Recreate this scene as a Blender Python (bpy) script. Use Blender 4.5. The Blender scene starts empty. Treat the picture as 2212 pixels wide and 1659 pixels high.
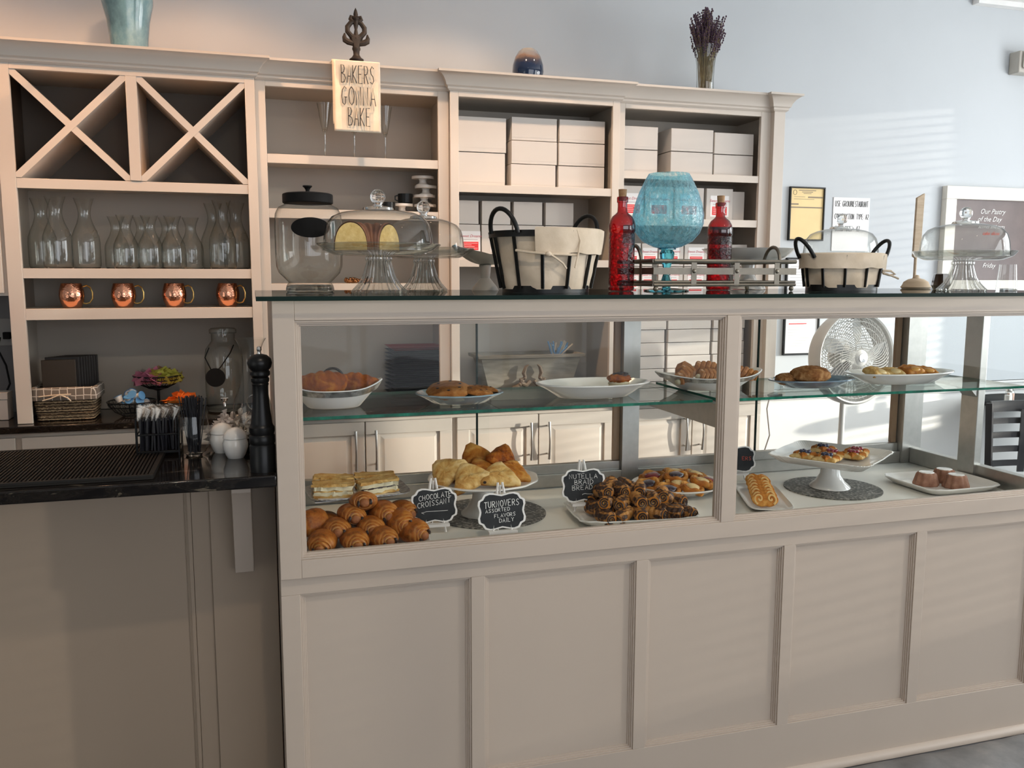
import bpy, bmesh, math, random
from mathutils import Vector, Matrix, noise
PI = math.pi
random.seed(7)
scene = bpy.context.scene
C = scene.collection
# ---------------------------------------------------------------- camera
W_, H_ = 2212, 1659
cam_d = bpy.data.cameras.new('camera'); cam = bpy.data.objects.new('camera', cam_d); C.objects.link(cam)
cam_d.sensor_fit = 'HORIZONTAL'; cam_d.sensor_width = 36.0; cam_d.lens = 1858.6 / W_ * 36.0
cam_d.clip_start = .05; cam_d.clip_end = 60
def cam_matrix(yaw, pitch, roll, loc):
    cy, sy, cp, sp = math.cos(yaw), math.sin(yaw), math.cos(pitch), math.sin(pitch)
    f = Vector((sy*cp, cy*cp, -sp)); r = Vector((cy, -sy, 0)); u = r.cross(f)
    r2 = r*math.cos(roll) + u*math.sin(roll); u2 = u*math.cos(roll) - r*math.sin(roll)
    m = Matrix((r2, u2, -f)).transposed().to_4x4(); m.translation = loc
    return m
cam.matrix_world = cam_matrix(.2912, .1262, .00198, Vector((0, -2.109, 1.521)))
scene.camera = cam
# ---------------------------------------------------------------- world, colour, exposure
vs = scene.view_settings
vs.view_transform = 'Standard'; vs.look = 'None'; vs.gamma = 1.0; vs.exposure = 0.0; vs.use_curve_mapping = False
cy_ = scene.cycles
cy_.max_bounces = 8; cy_.diffuse_bounces = 4; cy_.glossy_bounces = 4; cy_.transmission_bounces = 6
cy_.transparent_max_bounces = 24; cy_.sample_clamp_indirect = 4.0; cy_.sample_clamp_direct = 12.0
cy_.caustics_reflective = False; cy_.caustics_refractive = False
cy_.use_denoising = True; cy_.blur_glossy = .6
w = bpy.data.worlds.new('world'); scene.world = w; w.use_nodes = True
w.node_tree.nodes['Background'].inputs[0].default_value = (.75, .86, 1, 1)
w.node_tree.nodes['Background'].inputs[1].default_value = 2.2
# ---------------------------------------------------------------- lights
def look(o, loc, tgt):
    o.location = loc; d = Vector(tgt) - Vector(loc); o.rotation_euler = d.to_track_quat('-Z', 'Y').to_euler()
def area(name, loc, tgt, sx, sy, power, col, spread=PI):
    d = bpy.data.lights.new(name, 'AREA'); d.shape = 'RECTANGLE'; d.size = sx; d.size_y = sy; d.energy = power; d.color = col; d.spread = spread
    o = bpy.data.objects.new(name, d); C.objects.link(o); look(o, loc, tgt); return o
area('daylight_side_window', (5.49, .2, 1.75), (0, .2, 1.6), 2.1, 1.9, 85, (.92, .97, 1.0))
area('daylight_side_window', (5.49, -2.6, 1.75), (0, -2.6, 1.6), 2.5, 1.9, 60, (.92, .97, 1.0))  # lamp in the added second side window, out of view
area('warm_front_fill', (2.2, -5.4, 1.6), (2.2, 0, 1.2), 4.6, 2.2, 28, (1.0, .86, .72))  # added warm fill at the front opening, stands in for room lamps
area('sun_glint_in_side_window', (5.45, -.65, 2.25), (0, 1.9, 2.3), .14, .14, 9, (1.0, .93, .85))
sun_d = bpy.data.lights.new('sun', 'SUN'); sun_d.energy = 7.0; sun_d.angle = .02; sun_d.color = (1, .93, .82)
sun = bpy.data.objects.new('sun', sun_d); C.objects.link(sun); look(sun, (0, 0, 0), (-1, .50, -.12))
def spot(name, loc, tgt, power, col, ang=95, r=.03):
    d = bpy.data.lights.new(name, 'SPOT'); d.energy = power; d.color = col; d.spot_size = math.radians(ang); d.spot_blend = .7; d.shadow_soft_size = r
    o = bpy.data.objects.new(name, d); C.objects.link(o); look(o, loc, tgt); return o
WARM = ((1.0, .55, .29), (1.0, .57, .31), (1.0, .68, .45), (1.0, .74, .55))
for k, (x, tx, pw) in enumerate(((-1.35, -1.1, 62), (-.25, -.2, 60), (.85, .85, 60), (1.70, 1.62, 24))):
    spot('track_lamp_light', (x, 1.18, 3.05), (tx, 1.80, 1.35), pw*1.0, WARM[k], (106, 110, 104, 92)[k])
for x in (.3, 2.1): spot('counter_lamp_light', (x, -1.35, 3.02), (x+.2, .15, 1.1), 42 if x < 1 else 24, (1.0, .84, .66), 95)
# ---------------------------------------------------------------- mesh helpers
class MB:
    def __init__(s): s.v = []; s.f = []
    def add(s, vs_, fs): n = len(s.v); s.v += [tuple(p) for p in vs_]; s.f += [tuple(i+n for i in f) for f in fs]; return s
    def box(s, x0, x1, y0, y1, z0, z1):
        return s.add([(x0,y0,z0),(x1,y0,z0),(x1,y1,z0),(x0,y1,z0),(x0,y0,z1),(x1,y0,z1),(x1,y1,z1),(x0,y1,z1)],
                     [(0,3,2,1),(4,5,6,7),(0,1,5,4),(1,2,6,5),(2,3,7,6),(3,0,4,7)])
    def rings(s, R, closed=False, cap0=True, cap1=True, wrap=True):
        n = len(R[0]); b = []; fs = []
        for r in R: b += list(r)
        m = len(R)
        for i in range(m if closed else m-1):
            j = (i+1) % m
            for k in range(n if wrap else n-1):
                l = (k+1) % n; fs.append((i*n+k, i*n+l, j*n+l, j*n+k))
        if not closed:
            if cap0: fs.append(tuple(range(n-1, -1, -1)))
            if cap1: fs.append(tuple((m-1)*n+k for k in range(n)))
        return s.add(b, fs)
    def lathe(s, prof, n=32, c=(0,0,0), sx=1, sy=1, cap0=False, cap1=False, rib=0, ribn=0):
        R = []
        for r, z in prof:
            R.append([(c[0]+r*sx*(1+rib*math.cos(ribn*2*PI*k/n))*math.cos(2*PI*k/n), c[1]+r*sy*(1+rib*math.cos(ribn*2*PI*k/n))*math.sin(2*PI*k/n), c[2]+z) for k in range(n)])
        return s.rings(R, cap0=cap0, cap1=cap1)
    def tube(s, pts, r, n=8, closed=False, flat=1.0, up=None):
        P = [Vector(p) for p in pts]; m = len(P); R = []
        rr = r if isinstance(r, (list, tuple)) else [r]*m
        t0 = (P[1]-P[0]).normalized(); u = Vector(up) if up else (Vector((0,0,1)) if abs(t0.z) < .9 else Vector((1,0,0)))
        u = (u - t0*u.dot(t0)).normalized()
        for i in range(m):
            a = P[i-1] if (i > 0 or closed) else P[i]; b = P[(i+1) % m] if (i < m-1 or closed) else P[i]
            t = (b-a)
            t = t.normalized() if t.length > 1e-9 else t0
            u = u - t*u.dot(t)
            u = u.normalized() if u.length > 1e-6 else t.orthogonal().normalized()
            v = t.cross(u)
            R.append([P[i] + (u*math.cos(2*PI*k/n)*flat + v*math.sin(2*PI*k/n))*rr[i] for k in range(n)])
        return s.rings(R, closed=closed)
    def prism(s, poly, z0, z1, mat=None):
        n = len(poly)
        a = [Vector((x, y, z0)) for x, y in poly] + [Vector((x, y, z1)) for x, y in poly]
        if mat: a = [mat @ p for p in a]
        return s.add(a, [tuple(range(n-1, -1, -1)), tuple(range(n, 2*n))] + [(k, (k+1) % n, n+(k+1) % n, n+k) for k in range(n)])
    def grid(s, fn, nu, nv, wrapu=False):
        vs_ = [fn(i/(nu if wrapu else nu-1), j/(nv-1)) for j in range(nv) for i in range(nu)]
        fs = [(j*nu+i, j*nu+(i+1) % nu, (j+1)*nu+(i+1) % nu, (j+1)*nu+i) for j in range(nv-1) for i in range(nu if wrapu else nu-1)]
        return s.add(vs_, fs)
    def ball(s, c, rx, ry=None, rz=None, nu=16, nv=10, fn=None):
        ry = ry or rx; rz = rz or rx; R = []
        for j in range(1, nv):
            t = PI*j/nv; ring = []
            for i in range(nu):
                a = 2*PI*i/nu; d = Vector((math.sin(t)*math.cos(a), math.sin(t)*math.sin(a), -math.cos(t)))
                k = fn(d) if fn else 1
                ring.append((c[0]+d.x*rx*k, c[1]+d.y*ry*k, c[2]+d.z*rz*k))
            R.append(ring)
        return s.rings(R)
    def xf(s, m):
        s.v = [tuple(m @ Vector(p)) for p in s.v]; return s
def obj(name, mb, mat, parent=None, loc=None, rot=None, bevel=0, smooth=40, sub=0):
    me = bpy.data.meshes.new(name); me.from_pydata(mb.v, [], mb.f); me.update()
    bm = bmesh.new(); bm.from_mesh(me); bmesh.ops.recalc_face_normals(bm, faces=bm.faces); bm.to_mesh(me); bm.free()
    if smooth:
        me.polygons.foreach_set('use_smooth', [True]*len(me.polygons)); me.set_sharp_from_angle(angle=math.radians(smooth))
    me.materials.append(mat)
    o = bpy.data.objects.new(name, me); C.objects.link(o)
    if parent: o.parent = parent
    if loc: o.location = loc
    if rot: o.rotation_euler = rot
    if bevel:
        b = o.modifiers.new('bevel', 'BEVEL'); b.width = bevel; b.segments = 2; b.limit_method = 'ANGLE'; b.angle_limit = .6
    if sub:
        b = o.modifiers.new('sub', 'SUBSURF'); b.levels = sub; b.render_levels = sub
    return o
def tag(o, label=None, cat=None, group=None, kind=None):
    if label: o['label'] = label
    if cat: o['category'] = cat
    if group: o['group'] = group
    if kind: o['kind'] = kind
    return o
def thing(name, label, cat, loc=(0,0,0), rotz=0, group=None, rot=None):
    o = bpy.data.objects.new(name, None); C.objects.link(o); o.empty_display_size = .02
    o.location = loc; o.rotation_euler = rot if rot else (0, 0, rotz)
    return tag(o, label, cat, group)
def struct(name, mb, mat, **k): return tag(obj(name, mb, mat, **k), kind='structure')
def dup(root, label, loc, rotz=None, group=None, scale=None, rot=None):
    def cp(o, par):
        c = o.copy(); C.objects.link(c); c.parent = par
        for ch in kids(o): cp(ch, c)
        return c
    r = cp(root, None); r.location = loc; r['label'] = label
    if rotz is not None: r.rotation_euler = (0, 0, rotz)
    if rot is not None: r.rotation_euler = rot
    if group: r['group'] = group
    if scale: r.scale = scale if isinstance(scale, (tuple, list)) else (scale,)*3
    return r
def kids(o): return [c for c in C.objects if c.parent == o]
def Tm(loc=(0,0,0), rx=0, ry=0, rz=0, s=1):
    return Matrix.Translation(loc) @ Matrix.Rotation(rz, 4, 'Z') @ Matrix.Rotation(ry, 4, 'Y') @ Matrix.Rotation(rx, 4, 'X') @ Matrix.Scale(s, 4)
# ---------------------------------------------------------------- materials
def nm(name):
    m = bpy.data.materials.new(name); m.use_nodes = True; nt = m.node_tree
    return m, nt, nt.nodes['Principled BSDF']
def N(nt, t, **k):
    n = nt.nodes.new(t)
    for a, b in k.items(): setattr(n, a, b)
    return n
def texco(nt, scale=(1,1,1), kind='Object'):
    tc = N(nt, 'ShaderNodeTexCoord'); mp = N(nt, 'ShaderNodeMapping'); mp.inputs['Scale'].default_value = scale
    nt.links.new(tc.outputs[kind], mp.inputs[0]); return mp.outputs[0]
def noise_n(nt, scale, detail=4, rough=.55, vec=None, dist=0):
    n = N(nt, 'ShaderNodeTexNoise'); n.inputs['Scale'].default_value = scale; n.inputs['Detail'].default_value = detail
    n.inputs['Roughness'].default_value = rough; n.inputs['Distortion'].default_value = dist
    nt.links.new(vec if vec else texco(nt), n.inputs['Vector']); return n.outputs['Fac']
def ramp(nt, fac, stops):
    r = N(nt, 'ShaderNodeValToRGB'); e = r.color_ramp.elements
    while len(e) < len(stops): e.new(.5)
    for k, (p, c) in enumerate(stops): e[k].position = p; e[k].color = (*c, 1)
    nt.links.new(fac, r.inputs[0]); return r.outputs[0]
def bump(nt, b, h, strength=.3, dist=.002):
    n = N(nt, 'ShaderNodeBump'); n.inputs['Strength'].default_value = strength; n.inputs['Distance'].default_value = dist
    nt.links.new(h, n.inputs['Height']); nt.links.new(n.outputs[0], b.inputs['Normal']); return n
def plain(name, col, rough=.5, metal=0, var=.04, sc=8, bmp=0, bsc=200, spec=.5, coat=0):
    m, nt, b = nm(name)
    b.inputs['Roughness'].default_value = rough; b.inputs['Metallic'].default_value = metal
    b.inputs['Specular IOR Level'].default_value = spec; b.inputs['Coat Weight'].default_value = coat
    c0 = tuple(max(0, c*(1-var)) for c in col); c1 = tuple(min(1, c*(1+var)) for c in col)
    nt.links.new(ramp(nt, noise_n(nt, sc), [(.3, c0), (.7, c1)]), b.inputs['Base Color'])
    if bmp: bump(nt, b, noise_n(nt, bsc, 3), bmp, .001)
    return m
def nz(name, stops, sc, rough=.6, detail=5, bmp=.3, bsc=None, bdist=.002, scale=(1,1,1), dist=0, spec=.4, coat=0, metal=0):
    m, nt, b = nm(name); v = texco(nt, scale)
    f = noise_n(nt, sc, detail, .6, v, dist)
    nt.links.new(ramp(nt, f, stops), b.inputs['Base Color']); b.inputs['Roughness'].default_value = rough
    b.inputs['Specular IOR Level'].default_value = spec; b.inputs['Coat Weight'].default_value = coat; b.inputs['Metallic'].default_value = metal
    if bmp: bump(nt, b, noise_n(nt, bsc or sc*3, 4, .6, v), bmp, bdist)
    return m
def glass_thin(name, tint=(1,1,1), edge=(.45,.47,.46), ior=1.5, bsc=0, bstr=0, rough=0.0, boost=1.0, power=4.5):
    """a thin pane or a blown wall: what is behind shows through, darker where the wall is seen edge-on; the sky and lamps reflect"""
    m, nt, b = nm(name); nt.nodes.remove(b); out = nt.nodes['Material Output']
    tr = N(nt, 'ShaderNodeBsdfTransparent'); gl = N(nt, 'ShaderNodeBsdfGlossy'); gl.inputs['Roughness'].default_value = rough
    lw = N(nt, 'ShaderNodeLayerWeight'); lw.inputs['Blend'].default_value = .5
    pw = N(nt, 'ShaderNodeMath', operation='POWER'); pw.inputs[1].default_value = power; nt.links.new(lw.outputs['Facing'], pw.inputs[0])
    mx = N(nt, 'ShaderNodeMixRGB'); mx.inputs[1].default_value = (*tint, 1); mx.inputs[2].default_value = (*edge, 1)
    nt.links.new(pw.outputs[0], mx.inputs[0]); nt.links.new(mx.outputs[0], tr.inputs[0])
    f0 = ((ior-1)/(ior+1))**2*1.8*boost
    p5 = N(nt, 'ShaderNodeMath', operation='POWER'); p5.inputs[1].default_value = 5; nt.links.new(lw.outputs['Facing'], p5.inputs[0])
    mul = N(nt, 'ShaderNodeMath', operation='MULTIPLY_ADD', use_clamp=True); mul.inputs[1].default_value = .85-f0; mul.inputs[2].default_value = f0
    nt.links.new(p5.outputs[0], mul.inputs[0])
    sh = N(nt, 'ShaderNodeMixShader'); nt.links.new(mul.outputs[0], sh.inputs[0]); nt.links.new(tr.outputs[0], sh.inputs[1]); nt.links.new(gl.outputs[0], sh.inputs[2])
    nt.links.new(sh.outputs[0], out.inputs[0])
    if bsc:
        bp = N(nt, 'ShaderNodeBump'); bp.inputs['Strength'].default_value = bstr; bp.inputs['Distance'].default_value = .004
        nt.links.new(noise_n(nt, bsc, 2), bp.inputs['Height'])
        for q in (gl, lw): nt.links.new(bp.outputs[0], q.inputs['Normal'])
    return m
def solid_glass(name, col=(1,1,1), rough=.0, ior=1.45):
    m, nt, b = nm(name); b.inputs['Base Color'].default_value = (*col, 1); b.inputs['Roughness'].default_value = rough
    b.inputs['Transmission Weight'].default_value = 1; b.inputs['IOR'].default_value = ior
    return m
M = {}
M['cab_shade'] = plain('cabinet_paint_shaded', (.42, .375, .32), .5, var=.015, sc=3)  # cabinet paint darkened: shade inside the open shelves put into the colour
M['rack_shade'] = plain('rack_paint_shaded', (.13, .11, .09), .6, var=.03, sc=3)  # near-black: deep shade inside the X racks put into the colour
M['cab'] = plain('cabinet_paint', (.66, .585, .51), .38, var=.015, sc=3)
M['case'] = plain('display_case_paint', (.485, .405, .335), .42, var=.015, sc=3)
M['bar'] = plain('bar_front_paint', (.35, .27, .20), .45, var=.02, sc=3)
M['case_in'] = plain('display_floor_laminate', (.78, .76, .70), .35, var=.03, sc=4)
M['wall'] = plain('wall_paint_blue', (.56, .585, .605), .8, var=.02, sc=2, bmp=.05, bsc=120)
M['wains'] = plain('wainscot_paint', (.72, .71, .69), .6, var=.02)
M['ceil'] = plain('ceiling_paint', (.85, .84, .82), .9)
M['white'] = plain('white_ceramic', (.82, .80, .76), .15, var=.01, coat=.3)
M['silver'] = nz('silver_lustre', [(.3, (.25,.24,.22)), (.7, (.75,.74,.72))], 60, .22, metal=.9, bmp=.3)
M['alu'] = plain('brushed_metal', (.48, .47, .44), .35, .9, var=.06, sc=40)
M['nickel'] = plain('brushed_nickel_handle', (.55, .53, .50), .28, 1.0, var=.05, sc=30)
M['black'] = plain('black_paint', (.006, .006, .006), .35, var=.2, spec=.3)
M['blackm'] = plain('black_matte', (.007, .0065, .0065), .6, var=.2, spec=.15)
M['iron'] = nz('dark_cast_iron', [(.3, (.010,.007,.005)), (.7, (.035,.023,.016))], 40, .6)
M['cream'] = nz('cream_linen', [(.3, (.62,.51,.38)), (.7, (.74,.63,.50))], 18, .85, bmp=.25, bsc=220, bdist=.0015)
M['towel'] = nz('cotton_towel', [(.3, (.78,.66,.50)), (.7, (.86,.76,.62))], 12, .9, bmp=.2, bsc=260, bdist=.001)
M['ink'] = plain('black_ink', (.02, .018, .018), .7, var=.1)
M['chalk'] = plain('white_chalk_paint', (.82, .80, .78), .8, var=.05, sc=200)
M['redchalk'] = plain('red_chalk', (.6, .10, .06), .8)
M['slate'] = nz('chalkboard_slate', [(.3, (.012,.013,.015)), (.7, (.028,.03,.033))], 30, .75, bmp=0)
M['wood_w'] = plain('white_painted_wood', (.80, .77, .74), .5, var=.02)
M['box'] = plain('white_cardboard', (.60, .56, .52), .7, var=.02, sc=3)
M['sticker'] = plain('sticker_paper', (.86, .84, .83), .45, var=.01)
M['red'] = plain('red_print', (.75, .035, .035), .45, var=.02)
M['script'] = plain('red_script_ink', (.62, .12, .14), .5)
M['copper'] = None
def copper():
    m, nt, b = nm('hammered_copper'); b.inputs['Base Color'].default_value = (.86, .40, .25, 1); b.inputs['Metallic'].default_value = 1; b.inputs['Roughness'].default_value = .16
    v = N(nt, 'ShaderNodeTexVoronoi'); v.inputs['Scale'].default_value = 150; nt.links.new(texco(nt), v.inputs['Vector'])
    bump(nt, b, v.outputs['Distance'], .5, .0012); return m
M['copper'] = copper()
M['brass'] = plain('brass', (.75, .52, .18), .25, 1.0)
M['granite'] = nz('dark_granite', [(.40, (.005,.004,.004)), (.52, (.014,.011,.009)), (.60, (.008,.007,.006)), (.66, (.11,.09,.065)), (.72, (.01,.01,.01))], 11, .09, 10, bmp=0, scale=(1, 3, 3), dist=1.5, spec=.35)
M['rubber'] = plain('black_rubber', (.011, .0095, .008), .6, var=.1, spec=.25)
M['stone'] = nz('grey_stone_floor', [(.3, (.10,.10,.10)), (.55, (.19,.185,.18)), (.75, (.30,.28,.26))], 5, .7, 8, bmp=.5, bsc=40)
M['glass'] = glass_thin('clear_glass', (.97,.975,.96), (.30,.30,.27), boost=1.0, power=3.4)
M['glass_rib'] = glass_thin('ribbed_glass', (.95,.95,.93), (.42,.43,.41), boost=3.4, power=2.6)
M['glass_plate'] = glass_thin('pressed_glass_plate', (.94,.94,.92), (.78,.78,.74), boost=4.0, power=2.6)
def rib_bump(m, n):
    nt = m.node_tree; g = N(nt, 'ShaderNodeTexGradient', gradient_type='RADIAL'); nt.links.new(texco(nt), g.inputs[0])
    mu = N(nt, 'ShaderNodeMath', operation='MULTIPLY'); mu.inputs[1].default_value = 2*PI*n; nt.links.new(g.outputs['Fac'], mu.inputs[0])
    si = N(nt, 'ShaderNodeMath', operation='SINE'); nt.links.new(mu.outputs[0], si.inputs[0])
    bp = N(nt, 'ShaderNodeBump'); bp.inputs['Strength'].default_value = .9; bp.inputs['Distance'].default_value = .0025; nt.links.new(si.outputs[0], bp.inputs['Height'])
    for q in nt.nodes:
        if q.type in ('BSDF_GLOSSY', 'LAYER_WEIGHT'): nt.links.new(bp.outputs[0], q.inputs['Normal'])
rib_bump(M['glass_rib'], 26)
M['pane'] = glass_thin('pane_glass', (.97,.985,.98), (.70,.80,.78), 1.45, boost=.20)
M['slab'] = glass_thin('glass_slab_face', (.93,.97,.95), (.35,.45,.42), 1.5)
M['edge'] = plain('green_glass_edge', (.001, .013, .009), .35, var=.1, spec=.10)
M['edge2'] = nz('green_shelf_edge', [(.35, (.004,.07,.045)), (.6, (.01,.16,.10)), (.8, (.03,.30,.2))], 9, .15, bmp=0, scale=(3, 1, 1))
M['crystal'] = solid_glass('pressed_glass', (.97, .98, .97), .02)
M['blueglass'] = glass_thin('blue_glass', (.55,.88,.93), (.01,.30,.55), 1.5, 95, 1.0, .04, boost=1.6, power=2.6)
def dapple(m, c0, c1, sc, scale):
    nt = m.node_tree; mx = [n for n in nt.nodes if n.type == 'MIX_RGB'][0]
    v = N(nt, 'ShaderNodeTexVoronoi', feature='SMOOTH_F1'); v.inputs['Scale'].default_value = sc; nt.links.new(texco(nt, scale), v.inputs['Vector'])
    nt.links.new(ramp(nt, v.outputs['Distance'], [(.15, c0), (.5, c1)]), mx.inputs[1])
def speckle(m, col, sc, lo, hi, scale):
    nt = m.node_tree; out = [n for n in nt.nodes if n.type == 'OUTPUT_MATERIAL'][0]; src = out.inputs[0].links[0].from_socket
    d = N(nt, 'ShaderNodeBsdfDiffuse'); d.inputs[0].default_value = (*col, 1); tl = N(nt, 'ShaderNodeBsdfTranslucent'); tl.inputs[0].default_value = (*col, 1)
    a = N(nt, 'ShaderNodeMixShader'); nt.links.new(d.outputs[0], a.inputs[1]); nt.links.new(tl.outputs[0], a.inputs[2])
    mr = N(nt, 'ShaderNodeMapRange'); mr.inputs[1].default_value = .35; mr.inputs[2].default_value = .62; mr.inputs[3].default_value = lo; mr.inputs[4].default_value = hi
    nt.links.new(noise_n(nt, sc, 3, .6, texco(nt, scale), .8), mr.inputs[0])
    b = N(nt, 'ShaderNodeMixShader'); nt.links.new(mr.outputs[0], b.inputs[0]); nt.links.new(src, b.inputs[1]); nt.links.new(a.outputs[0], b.inputs[2]); nt.links.new(b.outputs[0], out.inputs[0])
speckle(M['blueglass'], (.42,.74,.82), 75, .08, .50, (1,1,.55))
dapple(M['blueglass'], (.90,.985,.99), (.42,.78,.88), 95, (1,1,.5))
M['blueglass2'] = solid_glass('blue_stem_glass', (.15, .68, .85), .05)
M['redglass'] = glass_thin('red_glass', (.78,.03,.07), (.14,.0,.01), 1.5, 120, .8, .08, boost=.7, power=1.6)
M['redglassp'] = glass_thin('red_glass_smooth', (.66,.01,.03), (.18,.0,.01), 1.5, boost=1.4, power=1.5)
M['cork'] = nz('cork', [(.3, (.26,.14,.07)), (.7, (.44,.27,.15))], 90, .85)
dapple(M['redglass'], (.85,.05,.10), (.40,.0,.02), 120, (1,1,1))
# ================================================================ ROOM
RX90 = Matrix.Rotation(PI/2, 4, 'X')     # (x, y, z) -> (x, -z, y): outlines drawn in XZ, thickness along -Y
def prism_y(mb, poly, y0, y1): return mb.prism(poly, -y1, -y0, RX90)
def frame_boxes(mb, x0, x1, z0, z1, wd, y0, y1):
    mb.box(x0, x1, y0, y1, z0, z0+wd); mb.box(x0, x1, y0, y1, z1-wd, z1)
    mb.box(x0, x0+wd, y0, y1, z0+wd, z1-wd); mb.box(x1-wd, x1, y0, y1, z0+wd, z1-wd); return mb
YW = 2.13; ZC = 3.106; XR = 5.6; XL = -3.4; YF = -5.5
struct('floor', MB().box(XL-.1, XR+.1, YF-.1, YW+.1, -.1, -.002), None or M['stone'])
def tile_mat():
    m, nt, b = nm('slate_tile')
    br = N(nt, 'ShaderNodeTexBrick'); br.offset = .5; br.inputs['Scale'].default_value = 1; br.inputs['Mortar Size'].default_value = .004
    br.inputs['Brick Width'].default_value = .6; br.inputs['Row Height'].default_value = .3
    nt.links.new(texco(nt), br.inputs['Vector'])
    c = ramp(nt, noise_n(nt, 5, 8), [(.3, (.085,.088,.095)), (.7, (.16,.16,.165))])
    nt.links.new(c, br.inputs['Color1']); nt.links.new(c, br.inputs['Color2']); br.inputs['Mortar'].default_value = (.06,.06,.06,1)
    nt.links.new(br.outputs[0], b.inputs['Base Color']); b.inputs['Roughness'].default_value = .45; return m
bpy.data.objects['floor'].data.materials[0] = tile_mat()
struct('ceiling', MB().box(XL-.1, XR+.1, YF-.1, YW+.1, ZC, ZC+.1), M['ceil'])
struct('wall_back', MB().box(XL-.1, XR+.1, YW, YW+.1, 0, ZC), M['wall'])
struct('wall_left', MB().box(XL-.1, XL, YF, YW, 0, ZC), M['wall'])
wy0, wy1, wz0, wz1 = -.9, 1.35, .75, 2.75; wq0, wq1 = -3.9, -1.3
struct('wall_right', MB().box(XR, XR+.12, YF, wq0, 0, ZC).box(XR, XR+.12, wq1, wy0, 0, ZC).box(XR, XR+.12, wy1, YW, 0, ZC).box(XR, XR+.12, wq0, wq1, 0, wz0).box(XR, XR+.12, wq0, wq1, wz1, ZC).box(XR, XR+.12, wy0, wy1, 0, wz0).box(XR, XR+.12, wy0, wy1, wz1, ZC), M['wall'])
struct('wall_front', MB().box(XL, -.4, YF-.12, YF, 0, ZC).box(4.9, XR, YF-.12, YF, 0, ZC).box(-.4, 4.9, YF-.12, YF, 0, .45).box(-.4, 4.9, YF-.12, YF, 2.75, ZC), M['wall'])
def window(name, axis, a0, a1, z0, z1, at, n):
    mb = MB(); g = MB()
    def bx(u0, u1, w0, w1, d0=0, d1=.06):
        if axis == 'Y': mb.box(at+d0, at+d1, u0, u1, w0, w1)
        else: mb.box(u0, u1, at-d1, at-d0, w0, w1)
    t = .05
    bx(a0, a1, z0, z0+t); bx(a0, a1, z1-t, z1)
    for k in range(n+1):
        c = a0 + (a1-a0)*k/n; lo = min(max(c-t/2, a0), a1-t); bx(lo, lo+t, z0+t, z1-t)
    o = struct(name, mb, M['wood_w'])
    return o
window('window_1', 'Y', wy0, wy1, wz0, wz1, XR+.03, 2); window('added_side_window', 'Y', wq0, wq1, wz0, wz1, XR+.03, 2); window('window_2', 'X', -.4, 4.9, .45, 2.75, YF-.03, 4)  # second side window is added, unseen, as an opening for its lamp
# venetian blind across the side window
def blind(label, y0, y1, zopen):
    bl = thing('window_blind', label, 'blind', (XR-.06, (y0+y1)/2, wz0), 0, 'slat blinds in the side windows'); mb = MB(); hw = (y1-y0)/2
    for k in range(40):
        z = .03 + k*.049; ang = .45 if wz0+z < zopen else 1.25; c, s_ = math.cos(ang)*.0235, math.sin(ang)*.0235
        mb.prism([(-c, z-s_), (c, z+s_), (c, z+s_+.002), (-c, z-s_+.002)], -hw, hw, Matrix(((1,0,0,0),(0,0,1,0),(0,1,0,0),(0,0,0,1))))
    obj('slats', mb, M['wood_w'], bl, smooth=0)
    obj('headrail', MB().box(-.03, .03, -hw, hw, 1.97, 2.01), M['wood_w'], bl)
blind('white slat blind in the side window nearer the back wall, lower slats open', wy0, wy1, 1.60)
blind('white slat blind closed across the added unseen side window', wq0, wq1, 0)  # added blind out of view, shut to keep sun off the case front
# wainscot and chair rail right of the cabinets, edge trim at the ceiling
struct('trim_1', MB().box(2.62, XR, YW-.03, YW-.001, .815, .875).box(2.62, XR, YW-.04, YW-.001, .86, .875), M['wains'], bevel=.004)
struct('trim_2', MB().box(2.62, XR, YW-.012, YW-.001, .10, .814), M['wains'])
struct('baseboard_back', MB().box(2.62, XR, YW-.022, YW-.001, 0, .10), M['wains'], bevel=.003)
struct('trim_3', MB().box(4.05, XR, YW-.05, YW-.001, ZC-.03, ZC-.001), M['ceil'])
# stone strip on the floor along the counter
def slab_fn(u, v):
    x = -.05 + u*2.75; y = -.17 + v*.16
    return (x, y, .012*math.sin(PI*min(1, v*1.02))**.4 + .006*noise.noise(Vector((x*9, y*14, 0))))
struct('trim_4', MB().grid(slab_fn, 120, 12), M['stone'])
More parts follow.
